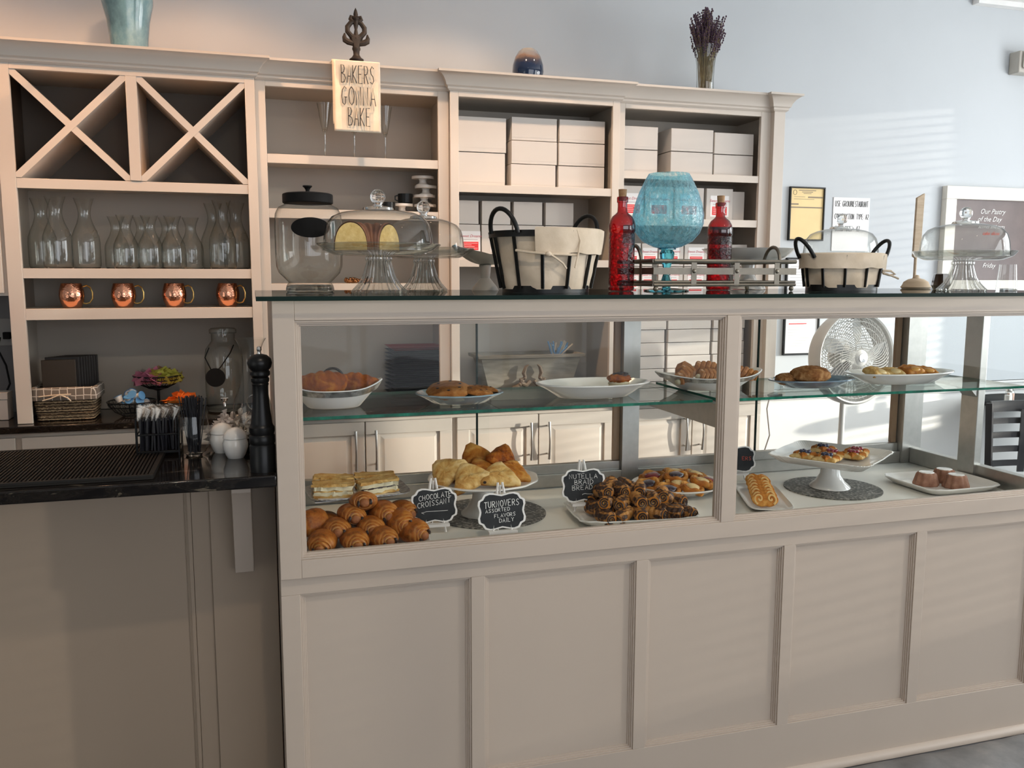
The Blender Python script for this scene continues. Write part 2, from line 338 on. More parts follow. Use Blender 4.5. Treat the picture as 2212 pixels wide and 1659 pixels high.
# ================================================================ SHELF UNITS OF THE HUTCH
YB = 2.112
def crown(x0, x1, yf, left, right, z0=2.333):
    prof = [(0, 0), (.004, .0), (.012, .008), (.012, .016), (.020, .022), (.024, .036), (.036, .054), (.054, .068), (.062, .070), (.062, .080)]
    R = []
    for d, z in prof:
        a = x0-(d if left else 0); b = x1+(d if right else 0)
        R.append([(a, yf-d, z0+z), (b, yf-d, z0+z), (b, YB, z0+z), (a, YB, z0+z)])
    return MB().rings(R)
def shelf_unit(label, x0, x1, o0, o1, yf, shelves, xbox=False, cl=True, cr=True, end=None, cstart=None):
    t = thing('shelf_unit', label, 'shelving', (x0, yf, .916), 0, 'built-in shelf units along the back wall')
    L = lambda mb: mb.xf(Matrix.Translation((-x0, -yf, -.916)))
    fr = MB(); fr.box(x0, o0, yf, yf+.02, .916, 2.334); fr.box(o1, x1, yf, yf+.02, .916, 2.334); fr.box(o0, o1, yf, yf+.02, 2.31, 2.334)
    obj('face_frame', L(fr), M['cab'], t, bevel=.0015)
    obj('side_panel', L(MB().box(x0+.001, x0+.018, yf+.0205, YB, .917, 2.333)), M['cab_shade'], t)
    obj('side_panel', L(MB().box(x1-.018, x1-.001, yf+.0205, YB, .917, 2.333)), M['cab_shade'], t)
    obj('back_panel', L(MB().box(x0+.018, x1-.018, YB-.008, YB, .917, 2.333)), M['cab_shade'], t)
    obj('top_panel', L(MB().box(x0+.018, x1-.018, yf+.02, YB-.008, 2.316, 2.333)), M['cab_shade'], t)
    for zt, th in shelves:
        obj('shelf', L(MB().box(x0+.018, x1-.018, yf+.02, YB-.008, zt-.02, zt).box(o0, o1, yf+.004, yf+.02, zt-th, zt)), M['cab'], t, bevel=.001)
    obj('crown_moulding', L(crown(x0 if cstart is None else cstart, x1 if end is None else end, yf, cl, cr)), M['cab'], t, smooth=25)
    if xbox:
        obj('rack_shade_sheets', L(MB().box(x0+.0185, x1-.0185, YB-.0095, YB-.0081, 1.897, 2.3155).box(x0+.0181, x0+.019, yf+.03, YB-.0096, 1.897, 2.3155).box(x1-.019, x1-.0181, yf+.03, YB-.0096, 1.897, 2.3155)), M['rack_shade'], t)  # thin dark sheets added at back and sides as painted rack shade
        for a, b in ((o0, -.462), (-.42, o1)):
            z0, z1 = 1.898, 2.31; g = .019
            mb = MB(); prism_y(mb, [(a, z0), (a+g, z0), (b, z1-g), (b, z1), (b-g, z1), (a, z0+g)], yf+.003, YB-.01)
            prism_y(mb, [(b, z0), (b, z0+g), (a+g, z1), (a, z1), (a, z1-g), (b-g, z0)], yf+.004, YB-.01)
            obj('cross_divider', L(mb), M['cab'], t, smooth=0)
        obj('divider', L(MB().box(-.462, -.42, yf, YB-.01, 1.898, 2.31)), M['cab'], t, bevel=.0015)
    return t
shelf_unit('leftmost shelf unit with two X wine racks above carafes and copper mugs', -.932, .036, -.877, -.004, 1.76, [(1.896,.039), (1.543,.040), (1.381,.045)], True, cl=False, cstart=-.932)
shelf_unit('shelf unit holding champagne flutes, white stands and black mugs behind hanging towel', .036, .869, .078, .82, 1.79, [(2.032,.038), (1.803,.040), (1.481,.032)], cl=False, cr=False)
shelf_unit('shelf unit stacked with white cake boxes, directly left of the dried lavender unit', .869, 1.69, .908, 1.654, 1.76, [(1.929,.036), (1.591,.034)])
shelf_unit('rightmost shelf unit full of white boxes, next to the blue wall', 1.69, 2.585, 1.73, 2.47, 1.79, [(2.018,.034), (1.798,.036)], cl=False, cr=False, end=2.52)
u4 = bpy.data.objects['shelf_unit.003']
obj('end_post', MB().box(2.525-1.69, 2.588-1.69, -.03, YB-1.79, 0, 2.334-.916), M['cab'], u4, bevel=.0015)
obj('crown_moulding', crown(2.525, 2.588, 1.76, True, True).xf(Matrix.Translation((-1.69, -1.79, -.916))), M['cab'], u4, smooth=25)
# wall cabinet left of the hutch
t = thing('wall_cabinet', 'pale wall cabinet at far left edge above the dark backsplash', 'cabinet', (-1.9, 1.78, 1.434))
obj('cabinet_box', MB().box(0, .965, 0, .345, 0, .899), M['cab'], t)
for k in range(2):
    d = obj('door', MB().box(.01+k*.478, .475+k*.478, -.02, -.001, .01, .885), M['cab'], t, bevel=.003)
    obj('knob', MB().ball((.44+k*.09, -.035, .08), .012), M['nickel'], d)
obj('crown_moulding', crown(-1.9, -.935, 1.76, False, False).xf(Matrix.Translation((1.9, -1.78, -1.434))), M['cab'], t, smooth=25)
obj('top_rail', MB().box(0, .965, -.02, .345, .90, .905), M['cab'], t)
struct('trim_5', MB().box(-2.4, -.934, YW-.012, YW-.001, .916, 1.44), plain('grey_backsplash', (.16, .15, .15), .3))
# ================================================================ BASE CABINETS AND WORKTOP
tag(obj('worktop', MB().box(-2.6, 2.60, 1.70, YW-.001, .886, .915), M['granite'], bevel=.004), 'dark granite worktop running under the whole shelf hutch', 'worktop')
def handle_mb(h=.18):
    mb = MB(); pts = [(0, -.028-.010*math.sin(PI*k/10), -h/2+h*k/10) for k in range(11)]
    mb.tube(pts, [.0065, .006, .0055, .005, .005, .005, .005, .005, .0055, .006, .0065], 10)
    for z in (-h/2+.022, h/2-.022): mb.tube([(0, 0, z), (0, -.032, z)], .004, 8)
    return mb
def door_mb(w, h):
    mb = MB(); s = .058
    mb.box(0, w, -.012, 0, 0, h); frame_boxes(mb, 0, w, 0, h, s, -.021, -.012)
    R = [[(a, y, a), (w-a, y, a), (w-a, y, h-a), (a, y, h-a)] for a, y in ((s+.004, -.0122), (s+.010, -.0125), (s+.024, -.019), (s+.026, -.0195))]
    mb.rings(R, cap0=False); return mb
base_names = {(-1.75, -.925): 'white base cabinet at far left below the dark worktop', (-.925, .05): 'white base cabinet behind the granite bar and rubber mat', (.05, .872): 'white base cabinet with bar pulls seen behind the chocolate croissants',
              (.872, 1.69): 'white base cabinet with bar pulls seen behind the turnovers stand', (1.69, 2.50): 'white base cabinet with bar pulls nearest the standing fan'}
for (x0, x1), lab in base_names.items():
    t = thing('base_cabinet', lab, 'cabinet', (x0, 1.745, 0), 0, 'base cabinets under the hutch'); w_ = x1-x0
    obj('cabinet_box', MB().box(0, w_, 0, .35, .09, .885).box(.02, w_-.02, .05, .35, 0, .09), M['cab'], t)
    for k in range(2):
        dw = w_/2-.012
        d = obj('door', door_mb(dw-.003, .735), M['cab'], t, (.012 + k*(dw+.003)-(0 if k else 0), -.001, .13), bevel=.0015)
        obj('handle', handle_mb(), M['nickel'], d, ((dw-.045) if k == 0 else .042, -.021, .610))
# ================================================================ DISPLAY CASE
t = thing('display_case', 'long greige glazed pastry display case with panelled front and glass top', 'display case', (0, 0, 0)); case = t
X0, X1 = .041, 2.475; P = M['case']
mb = MB(); mb.box(X0, .092, 0, .03, .7758, 1.4585).box(1.2535, 1.2937, 0, .03, .8225, 1.4118).box(2.428, X1, 0, .03, .7758, 1.4585)
mb.box(.092, 2.428, 0, .03, .7758, .8225).box(.092, 2.428, 0, .03, 1.4118, 1.4585)
obj('face_frame', mb, P, t, bevel=.0012)
for a, b in ((.092, 1.2535), (1.2937, 2.428)):
    mb = MB()
    for s, y in ((0, .003), (.0045, .008), (.009, .013)): frame_boxes(mb, a+s, b-s, .8225+s, 1.4118-s, .0052, y, .026)
    obj('window_bead', mb, P, t, bevel=.0008)
    obj('front_glass', MB().box(a+.01, b-.01, .018, .0185, .83, 1.404).v and MB().add([(a+.01,.018,.833),(b-.01,.018,.833),(b-.01,.018,1.402),(a+.01,.018,1.402)], [(0,1,2,3)]), M['pane'], t)
mb = MB().box(X0, X1, .014, .028, .7299, .7757).box(X0, X1, .014, .028, .02, .1679).box(X0, .0872, .014, .028, .1679, .7299)
for k in range(1, 6):
    a = .0872+k*.4755-.0375; b = a+.0375 if k < 5 else X1; mb.box(a, b, .014, .028, .1679, .7299)
obj('lower_frame', mb, P, t, bevel=.001)
for k in range(5):
    a = .0872+k*.4755; b = a+.438; mb = MB().box(a, b, .030, .036, .1679, .7299)
    for s, y in ((0, .018), (.004, .023), (.008, .027)): frame_boxes(mb, a+s, b-s, .1679+s, .7299-s, .0046, y, .031)
    obj('panel', mb, P, t, bevel=.0006)
obj('base_moulding', MB().rings([[(x, .014, 0), (x, -.004, 0), (x, -.004, .012), (x, .002, .020), (x, .014, .024)] for x in (X0-.003, X1+.003)]), P, t)
obj('side_panel', MB().box(X0, .060, .031, .66, 0, 1.4585), P, t)
obj('side_panel', MB().box(2.456, X1, .031, .66, 0, .80), P, t)
obj('rear_panel', MB().box(.061, 2.455, .645, .66, 0, .768), P, t)
obj('display_floor', MB().box(.061, 2.455, .037, .66, .770, .80), M['case_in'], t)
al = M['alu']
obj('rear_sill', MB().box(.101, 1.212, .60, .645, .801, .845).box(1.276, 2.384, .60, .645, .801, .845).box(.101, 1.212, .615, .640, .845, .876).box(1.276, 2.384, .615, .640, .845, .876), al, t, bevel=.001)
obj('rear_post', MB().box(.061, .10, .60, .66, .801, 1.4585), al, t); obj('rear_post', MB().box(1.213, 1.275, .60, .66, .801, 1.4585), al, t)
obj('rear_post', MB().box(2.385, 2.47, .59, .66, .801, 1.4585), al, t)
obj('top_rail', MB().box(.101, 1.212, .60, .66, 1.40, 1.4585).box(1.276, 2.384, .60, .66, 1.40, 1.4585).box(2.44, 2.47, .031, .589, 1.40, 1.4585), al, t)
for k, (a, b, y) in enumerate(((.101, .74, .622), (.70, 1.19, .632), (1.277, 1.80, .622), (1.76, 2.36, .632))):
    d = obj('sliding_door', MB().add([(a,y,.877),(b,y,.877),(b,y,1.40),(a,y,1.40)], [(0,1,2,3)]), M['pane'], t)
    obj('door_edge', MB().box(a if k % 2 == 0 else a-.003, a+.003, y-.003, y+.003, .877, 1.40), M['edge'], d)
    if k % 2: obj('door_stile', MB().box(b, b+.022, y-.008, y+.008, .877, 1.40), plain('brown_door_stile', (.30, .19, .11), .4), d)
mb = MB().add([(2.448,.032,.861),(2.448,.588,.861),(2.448,.588,1.40),(2.448,.032,1.40)], [(0,1,2,3)])
obj('end_glass', mb, M['pane'], t)
obj('end_sill', MB().box(2.42, 2.455, .037, .589, .801, .86), al, t, bevel=.002)
obj('end_upright', MB().box(2.41, 2.44, .27, .345, .801, 1.3995), al, t, bevel=.002)
obj('shelf_arm', MB().box(1.262, 1.286, .032, .599, 1.085, 1.155), al, t, bevel=.002)
obj('shelf_arm', prism_y(MB(), [(2.41, 1.10), (2.41, 1.155), (2.29, 1.155), (2.29, 1.148), (2.38, 1.13)], .275, .34), al, t)
obj('shelf_peg', MB().box(.061, .075, .12, .14, 1.145, 1.1555).box(.061, .075, .44, .46, 1.145, 1.1555), al, t)
def glass_slab(name, x0, x1, y0, y1, z0, z1, mface, medge, par):
    o = obj(name, MB().box(x0, x1, y0, y1, z0, z1), mface, par, smooth=0); o.data.materials.append(medge)
    for p in o.data.polygons:
        if abs(p.normal.z) < .5: p.material_index = 1
    return o
for a, b in ((.063, 1.2615), (1.2865, 2.409)): glass_slab('glass_shelf', a, b, .08, .50, 1.157, 1.165, M['pane'], M['edge2'], t)
glass_slab('glass_top', .006, 2.60, -.035, .78, 1.4595, 1.4702, M['slab'], M['edge'], t)
# ================================================================ GRANITE BAR
tag(obj('granite_countertop', MB().box(-1.95, .0395, 0, .455, 1.0105, 1.0405), M['granite'], bevel=.004), 'black veined granite bar top left of the display case', 'countertop')
t = thing('bar_counter', 'dim grey panelled bar front under the granite top', 'counter', (-1.9, .262, 0))
A = M['bar']
obj('cabinet_box', MB().box(0, 1.938, .03, .178, 0, 1.0095), A, t)
obj('face_panel', MB().box(0, 1.712, .022, .0295, .001, 1.0095), A, t)
mb = MB()
for s, y in ((0, .008), (.0035, .012), (.007, .016)): mb.box(1.712-s, 1.722-s, y, .0295, .001, 1.0095)
obj('panel_moulding', mb, A, t, bevel=.001)
obj('stile', MB().box(1.7225, 1.769, .010, .0295, .001, 1.0095), A, t, bevel=.001)
obj('corner_board', MB().box(1.7692, 1.938, -.002, .0295, .001, 1.0095), A, t, bevel=.0015)
prof = [(-.002, .735), (-.055, .735), (-.062, .76), (-.085, .86), (-.11, .93), (-.13, .962), (-.14, .972), (-.14, 1.009), (-.002, 1.009)]
mb = MB().prism(prof, 1.830, 1.878, Matrix(((0,0,1,0),(1,0,0,0),(0,1,0,0),(0,0,0,1))))
obj('corbel', mb, M['case'], t, bevel=.002)
# ================================================================ LETTERING
STROKES = {
'A': [[(0,0),(.5,1),(1,0)],[(.2,.38),(.8,.38)]], 'B': [[(0,0),(0,1),(.6,.97),(.78,.8),(.6,.6),(0,.53)],[(.1,.54),(.75,.45),(.95,.25),(.7,.04),(0,0)]],
'C': [[(.95,.85),(.6,1),(.2,.85),(0,.5),(.2,.12),(.6,0),(.95,.15)]], 'D': [[(0,0),(0,1),(.5,.95),(.9,.7),(.95,.35),(.6,.04),(0,0)]],
'E': [[(.85,1),(0,1),(0,0),(.85,0)],[(0,.52),(.65,.52)]], 'F': [[(.85,1),(0,1),(0,0)],[(0,.52),(.65,.52)]],
'G': [[(.9,.88),(.55,1),(.15,.8),(0,.45),(.15,.1),(.5,0),(.72,.1),(.75,.42)],[(.5,.42),(1,.42)]], 'I': [[(.5,0),(.5,1)],[(.2,1),(.8,1)],[(.2,0),(.8,0)]],
'K': [[(0,0),(0,1)],[(.85,1),(.03,.5),(.9,0)]], 'L': [[(0,1),(0,0),(.8,0)]], 'N': [[(0,0),(0,1),(.85,0),(.85,1)]],
'O': [[(.5,1),(.15,.85),(0,.5),(.15,.14),(.5,0),(.85,.14),(1,.5),(.85,.85),(.5,1)]], 'P': [[(0,0),(0,1),(.65,.97),(.85,.76),(.65,.52),(0,.46)]],
'R': [[(0,0),(0,1),(.65,.97),(.85,.76),(.65,.54),(0,.5)],[(.3,.5),(.9,0)]], 'S': [[(.9,.88),(.5,1),(.12,.82),(.25,.58),(.72,.42),(.88,.18),(.5,0),(.05,.12)]],
'T': [[(0,1),(1,1)],[(.5,1),(.5,0)]], 'U': [[(0,1),(0,.3),(.25,.02),(.6,.02),(.85,.3),(.85,1)]], 'V': [[(0,1),(.45,0),(.95,1)]],
'H': [[(0,0),(0,1)],[(.85,0),(.85,1)],[(0,.52),(.85,.52)]],
'Y': [[(0,1),(.45,.5),(.95,1)],[(.45,.5),(.45,0)]], '2': [[(.05,.8),(.4,1),(.85,.8),(.7,.5),(0,0),(.9,0)]], '4': [[(.7,0),(.7,1),(0,.32),(.95,.32)]],
'7': [[(0,1),(.9,1),(.35,0)]], ':': [[(.4,.22),(.4,.30)],[(.4,.70),(.4,.78)]], 'M': [[(0,0),(.1,1),(.5,.3),(.9,1),(1,0)]],
'I1': [[(.5,0),(.5,1)]]}
def letters(mb, text, x, z, h, w, gap, r, slope=0, y=0, center=False, jit=0):
    """draws capitals as rounded strokes in the XZ plane (facing -Y)"""
    tot = len(text)*(w+gap)-gap
    if center: x -= tot/2
    x0 = x
    for ch in text:
        if ch == 'I': wd = w*.5
        elif ch in ':': wd = w*.4
        elif ch == ' ': x += w*.55+gap; continue
        else: wd = w
        dz = (x-x0)*slope + random.uniform(-jit, jit)*h
        for st in STROKES[ch]:
            mb.tube([(x+px*wd, y, z+dz+pz*h) for px, pz in st], r, 5, up=(0, 1, 0))
        x += wd+gap
    return mb
FONT_CACHE = {}
def font_mb(text, size, shear=0, bold=0):
    key = (text, size, shear, bold)
    if key not in FONT_CACHE:
        cu = bpy.data.curves.new('lettering', 'FONT'); cu.body = text; cu.size = size; cu.shear = shear; cu.extrude = .0002; cu.offset = bold
        cu.align_x = 'CENTER'; cu.resolution_u = 2
        o = bpy.data.objects.new('lettering', cu); C.objects.link(o); bpy.context.view_layer.update()
        me = bpy.data.meshes.new_from_object(o.evaluated_get(bpy.context.evaluated_depsgraph_get()))
        FONT_CACHE[key] = ([tuple(v.co) for v in me.vertices], [tuple(p.vertices) for p in me.polygons])
        bpy.data.objects.remove(o); bpy.data.meshes.remove(me)
    v, f = FONT_CACHE[key]; mb = MB(); mb.v = list(v); mb.f = list(f)
    return mb.xf(RX90)
ZS = 1.4704     # top of the glass slab
# ================================================================ GLASS JAR WITH BLACK LID
t = thing('glass_jar', 'large clear glass cookie jar with black lid and oval chalk label', 'jar', (.163, .52, ZS)); t.scale = (1.05, 1.05, 1.05)
prof = [(0,.004),(.060,.004),(.066,.010),(.064,.018),(.058,.026),(.066,.034),(.084,.052),(.091,.070),(.0925,.12),(.0925,.185),(.090,.215),(.082,.232),(.066,.240),(.062,.246)]
obj('jar_body', MB().lathe(prof, 48), M['glass'], t)
obj('jar_foot', MB().lathe([(0,0),(.062,0),(.067,.004),(.066,.012),(.060,.018),(.055,.020),(0,.018)], 48), M['crystal'], t)
l = obj('lid', MB().lathe([(0,.2745),(.040,.274),(.062,.2715),(.068,.269),(.069,.266),(.069,.246),(.067,.244),(0,.244)], 48), M['blackm'], t)
obj('knob', MB().lathe([(0,.273),(.006,.274),(.0055,.281),(.009,.287),(.013,.290),(.013,.293),(0,.294)], 20), M['blackm'], l)
pts = []
def ov(u, v):
    a = 2*PI*u; r = v; x = .054*r*math.cos(a); z = .174+.027*r*math.sin(a); ang = x/.0935; return (.0938*math.sin(ang)+0, -.0938*math.cos(ang), z)
obj('label', MB().grid(ov, 40, 5, wrapu=True), M['blackm'], t, rot=(0, 0, .0))
# ================================================================ GLASS CAKE STANDS WITH DOMES
def cake_stand(name, label, loc, R=.168, scale=1):
    t = thing(name, label, 'cake stand', loc, 0, 'domed glass cake stands on the display case'); t.scale = (scale, scale, .88)
    mb = MB().lathe([(0,.004),(.040,.002),(.074,.0),(.077,.006),(.072,.011),(.058,.028),(.045,.052),(.037,.082),(.033,.098),(.036,.102),(.036,.110),(.030,.116),(0,.116)], 64, rib=.03, ribn=18)
    obj('pedestal', mb, M['glass_rib'], t)
    mb = MB().lathe([(0,.116),(.10,.116),(.120,.118),(.150,.132),(R,.147),(R+.002,.150),(R-.001,.152),(.148,.138),(.138,.134),(.136,.130),(0,.130)], 64)
    obj('plate', mb, M['glass_plate'], t)
    return t
def dome(label, loc, R=.151):
    t = thing('glass_dome', label, 'glass dome', loc, 0, 'glass cake domes')
    mb = MB().lathe([(R,.0),(R-.001,.012),(R-.006,.05),(R-.012,.072),(R-.026,.090),(R-.050,.101),(.060,.107),(.044,.109),(.040,.116),(.030,.119)], 64)
    obj('dome_wall', mb, M['glass'], t)
    obj('knob', MB().lathe([(.0,.108),(.042,.109),(.041,.115),(.028,.118),(.013,.121),(.011,.124),(.015,.129)], 32).ball((0,0,.1445), .0205, nu=24, nv=14), M['crystal'], t)
    return t
cake_stand('cake_stand', 'ribbed glass cake stand holding a cut bundt cake, beside the cookie jar', (.334, .28, ZS))
dome('large clear glass dome over the cut bundt cake', (.334, .28, ZS+.1155))
cake_stand('cake_stand', 'ribbed glass cake stand with empty dome, behind the bundt cake stand', (.521, .60, ZS), .168, .94)
dome('clear glass dome standing empty behind the bundt cake dome', (.521, .60, ZS+.1155), .130)
cake_stand('cake_stand', 'empty ribbed glass cake stand at the right end in front of the framed blackboard', (2.315, .28, ZS), .160)
dome('clear glass dome at the right end in front of the framed blackboard', (2.315, .28, ZS+.1155), .141)
cake_stand('cake_stand', 'glass cake stand hidden behind the smaller linen lined basket', (2.135, .69, ZS), .150)
dome('glass dome rising behind the smaller linen lined basket', (2.135, .69, ZS+.1155), .137)
# bundt cake: cut ring of fluted cake
crumb = nz('yellow_cake_crumb', [(.3, (.68,.44,.13)), (.7, (.88,.66,.28))], 60, .9, bmp=.6, bsc=160)
crust = nz('brown_cake_crust', [(.3, (.20,.07,.03)), (.7, (.36,.15,.07))], 25, .6, bmp=.3)
t = thing('bundt_cake', 'cut half of a brown fluted bundt cake with yellow crumb, under glass dome', 'cake', (.322, .285, ZS+.1148))
def bundt(u, v, k=1.0):
    a = .75 + u*(PI*1.02-.75); b = v*PI
    fl = 1+.05*math.cos(14*a); r = .062 + .044*math.cos(PI-b)*k*fl
    z = .078*math.sin(b)**.75*k*(fl*.5+.5)
    return (r*math.cos(a), r*math.sin(a)*.9, max(z, 0))
obj('cake_crust', MB().grid(bundt, 60, 18), crust, t)
for s in (0, 1):
    ring = [bundt(s, j/16, .96) for j in range(17)]
    f = MB().rings([[(x+q_*math.sin(.75)*(1-s), y-q_*(math.cos(.75) if s == 0 else 1), z) for x, y, z in ring] for q_ in (.0015, -.001)])
    obj('cut_face', f, crumb, t)
t.rotation_euler = (0, 0, -.05)
# ================================================================ LINEN LINED IRON BASKETS
def basket(name, label, loc, rz, rb, rt, h, nbars, hand_r, hand_h, fold=.08, band=True, sy=.72, lean=.30):
    t = thing(name, label, 'basket', loc, rz, 'linen lined iron baskets on the display case')
    obj('base_ring', MB().lathe([(rb-.001,0),(rb,0),(rb,.020),(rb-.004,.020),(rb-.004,.003),(0,.003)], 48, sy=sy), M['black'], t)
    R = lambda z: rb + (rt-rb)*z/h
    for k in range(nbars):
        a = 2*PI*(k+.35)/nbars
        obj('bar', MB().tube([((R(z)+.003)*math.cos(a), (R(z)+.003)*sy*math.sin(a), z) for z in (.012, h*.35, h*.7, h)], .0062, 6, flat=.5), M['black'], t)
    obj('rim', MB().lathe([(rt,h-.018),(rt+.005,h-.018),(rt+.005,h),(rt,h)], 48, sy=sy, cap0=False).v and MB().lathe([(rt,h-.018),(rt+.005,h-.018),(rt+.005,h),(rt,h),(rt,h-.018)], 48, sy=sy), M['black'], t)
    for s in (-1, 1):
        pts = []
        for k in range(17):
            a = PI*k/16; pts.append((s*(rt+.004+hand_h*lean*math.sin(a)), -hand_r*math.cos(a)*1.0, h-.008+hand_h*math.sin(a)))
        obj('handle', MB().tube(pts, .0065, 10), M['black'], t)
    def liner(u, v):
        a = 2*PI*u; z = .010+v*(h-.012); r = R(z)-.004 + .004*math.sin(a*7+v*3)*(1-v) + .003*noise.noise(Vector((math.cos(a)*3, math.sin(a)*3, v*5)))
        return (r*math.cos(a), r*sy*math.sin(a), z)
    obj('liner', MB().grid(liner, 96, 14, wrapu=True), M['cream'], t)
    a0, a1 = (-.98, 1.30) if band else (-PI, PI)
    def cuff(u, v):
        a = -PI/2 + a0 + (a1-a0)*u if band else 2*PI*u
        w_ = [(h+.004-fold-.0*a, .016), (h-.5*fold, .013), (h+.004, .010), (h+.008, .002), (h-.01, -.006)]
        q = v*4; i = min(3, int(q)); fr_ = q-i; z = w_[i][0]*(1-fr_)+w_[i+1][0]*fr_; d = w_[i][1]*(1-fr_)+w_[i+1][1]*fr_
        r = R(min(z, h))+d + .0035*noise.noise(Vector((a*4, v*2, 1)))
        zz = z + (.006*noise.noise(Vector((a*3, 0, 4))) if v < .3 else 0)
        return (r*math.cos(a), r*sy*math.sin(a), zz)
    obj('liner_cuff', MB().grid(cuff, 80, 13, wrapu=not band), M['cream'], t)
    return t
b = basket('wire_basket', 'large linen lined iron basket with two loop handles, beside the red bottles', (.832, .32, ZS), .55, .140, .178, .174, 12, .050, .066, .068, sy=.85)
tie = MB()
tie.tube([(-.180,-.04,.118),(-.168,-.082,.112),(-.130,-.118,.108),(-.08,-.138,.107),(-.045,-.148,.106)], .0035, 6)
tie.tube([(-.13,-.120,.108),(-.11,-.130,.095),(-.09,-.136,.082),(-.080,-.140,.068)], .0032, 6)
tie.tube([(-.050,-.152,.176),(-.038,-.155,.145),(-.045,-.155,.112),(-.057,-.152,.070)], .0025, 6)
tie.ball((-.132,-.118,.108), .009, .008, .007)
obj('tie_string', tie, M['cream'], b)
b = basket('wire_basket', 'smaller linen lined iron basket in front of a glass dome, right of metal tray', (1.94, .42, ZS), .10, .132, .150, .118, 11, .036, .062, .048, band=False, lean=.65)
tie = MB(); tie.tube([(.150,-.03,.068),(.185,-.035,.066),(.205,-.035,.056),(.185,-.03,.052),(.155,-.03,.058)], .004, 6); tie.tube([(.15,-.03,.062),(.19,-.035,.050),(.222,-.035,.040)], .0035, 6)
obj('tie_string', tie, M['cream'], b)
# ================================================================ RED BOTTLES, BLUE GOBLET, METAL TRAY
def red_bottle(label, loc):
    t = thing('glass_bottle', label, 'bottle', loc, 0, 'red glass bottles')
    body = MB().lathe([(0,.002),(.030,0),(.036,.002),(.038,.010),(.035,.016),(.037,.022),(.0375,.06),(.0372,.12),(.0372,.160),(.036,.166)], 48)
    obj('quilted_body', body, M['redglass'], t)
    obj('shoulder', MB().lathe([(.036,.166),(.0385,.172),(.0388,.186),(.036,.200),(.029,.213),(.019,.221),(.0145,.226),(.0135,.240),(.0135,.252),(.0160,.253),(.0165,.266),(.0150,.269),(.012,.269)], 40), M['redglassp'], t)
    obj('cork', MB().lathe([(0,.258),(.0105,.258),(.0120,.290),(0,.291)], 18), M['cork'], t)
    return t
rb = red_bottle('red quilted glass bottle with cork, beside the large basket', (1.118, .42, ZS)); rb.scale = (1.09,)*3
dup(rb, 'red quilted glass bottle with cork, right of the blue goblet', (1.522, .52, ZS))
t = thing('glass_goblet', 'giant blue rippled glass goblet rising out of the metal tray', 'goblet', (1.276, .42, ZS))
def gob(a, z): return 0
prof = [(.020,.134),(.045,.140),(.078,.157),(.100,.183),(.111,.212),(.1115,.240),(.105,.275),(.091,.315),(.073,.352),(.063,.369)]
obj('bowl', MB().lathe(prof, 96, rib=.012, ribn=24), M['blueglass'], t)
obj('stem', MB().lathe([(.0,.006),(.012,.008),(.018,.030),(.012,.050),(.010,.066),(.015,.086),(.022,.106),(.024,.122),(.018,.130),(.028,.131),(.028,.138),(0,.142)], 16), M['blueglass2'], t, smooth=0)
obj('foot', MB().lathe([(0,0),(.070,0),(.073,.003),(.050,.007),(.012,.011),(0,.011)], 48), M['blueglass2'], t)
met = plain('antique_nickel', (.20, .18, .15), .42, 1.0, var=.1, sc=40)
t = thing('serving_tray', 'antique metal gallery tray with riveted bands around the blue goblet', 'tray', (1.425, .44, ZS)); t.scale = (1, 1, 1.15)
tx, ty = .250, .135
obj('tray_bottom', MB().box(-tx, tx, -ty, ty, .028, .034), met, t, bevel=.003) if False else None
mb = MB()
for a, b_ in (((-tx,-ty),(tx,-ty)), ((tx,-ty),(tx,ty)), ((tx,ty),(-tx,ty)), ((-tx,ty),(-tx,-ty))):
    for z, r in ((.018,.0045), (.026,.003), (.0815,.0055)): mb.tube([(a[0],a[1],z),(b_[0],b_[1],z)], r, 8)
obj('rim_rods', mb, met, t)
obj('side_band', frame_boxes(MB(), -tx-.002, tx+.002, -ty-.002, ty+.002, .003, .046, .064).xf(Matrix(((1,0,0,0),(0,0,1,0),(0,1,0,0),(0,0,0,1)))), met, t)
mb = MB()
for x in (-.115, .035, .180):
    for y in (-ty-.004, ty+.002):
        u = obj('upright', MB().box(x-.009, x+.009, y, y+.002, .016, .083), met, t)
        if y < 0: obj('rivet', MB().ball((x, y-.001, .055), .006, .004, .006), met, u)
for x in (-tx-.003, tx+.001):
    for y in (-.045, .045):
        obj('upright', MB().box(x, x+.002, y-.008, y+.008, .016, .083), met, t)
for s in (-1, 1):
    obj('handle', MB().tube([(s*(tx+.004*math.sin(PI*k/12)), -.045*math.cos(PI*k/12), .083+.042*math.sin(PI*k/12)) for k in range(13)], .0055, 10), met, t)
for x in (-tx+.01, tx-.01):
    for y in (-ty+.005, ty-.005): obj('ball_foot', MB().ball((x, y, .0078), .0078), met, t)
t = thing('white_bowl', 'wide shallow white pedestal dish behind the metal tray', 'bowl', (1.725, .665, ZS)); t.scale = (.95, .95, 1.1)
obj('bowl', MB().lathe([(0,.088),(.06,.090),(.13,.105),(.172,.132),(.176,.132),(.135,.101),(.062,.084),(0,.082)], 48), M['white'], t)
obj('pedestal', MB().lathe([(0,0),(.068,.001),(.066,.008),(.035,.030),(.022,.055),(.026,.083),(0,.084)], 36), M['white'], t)
t = thing('leaf_dish', 'silver grey leaf shaped dish behind the large linen basket', 'dish', (.735, .655, ZS))
def leafd(u, v):
    a = 2*PI*u; rr = (.105+.02*math.cos(a*3))*v; return (rr*math.cos(a)*1.15, rr*math.sin(a)*.6, .082+.035*v*v*(1+.9*max(0, -math.cos(a))))
obj('dish', MB().grid(leafd, 48, 8, wrapu=True), plain('grey_dish_glaze', (.60,.57,.51), .3), t)
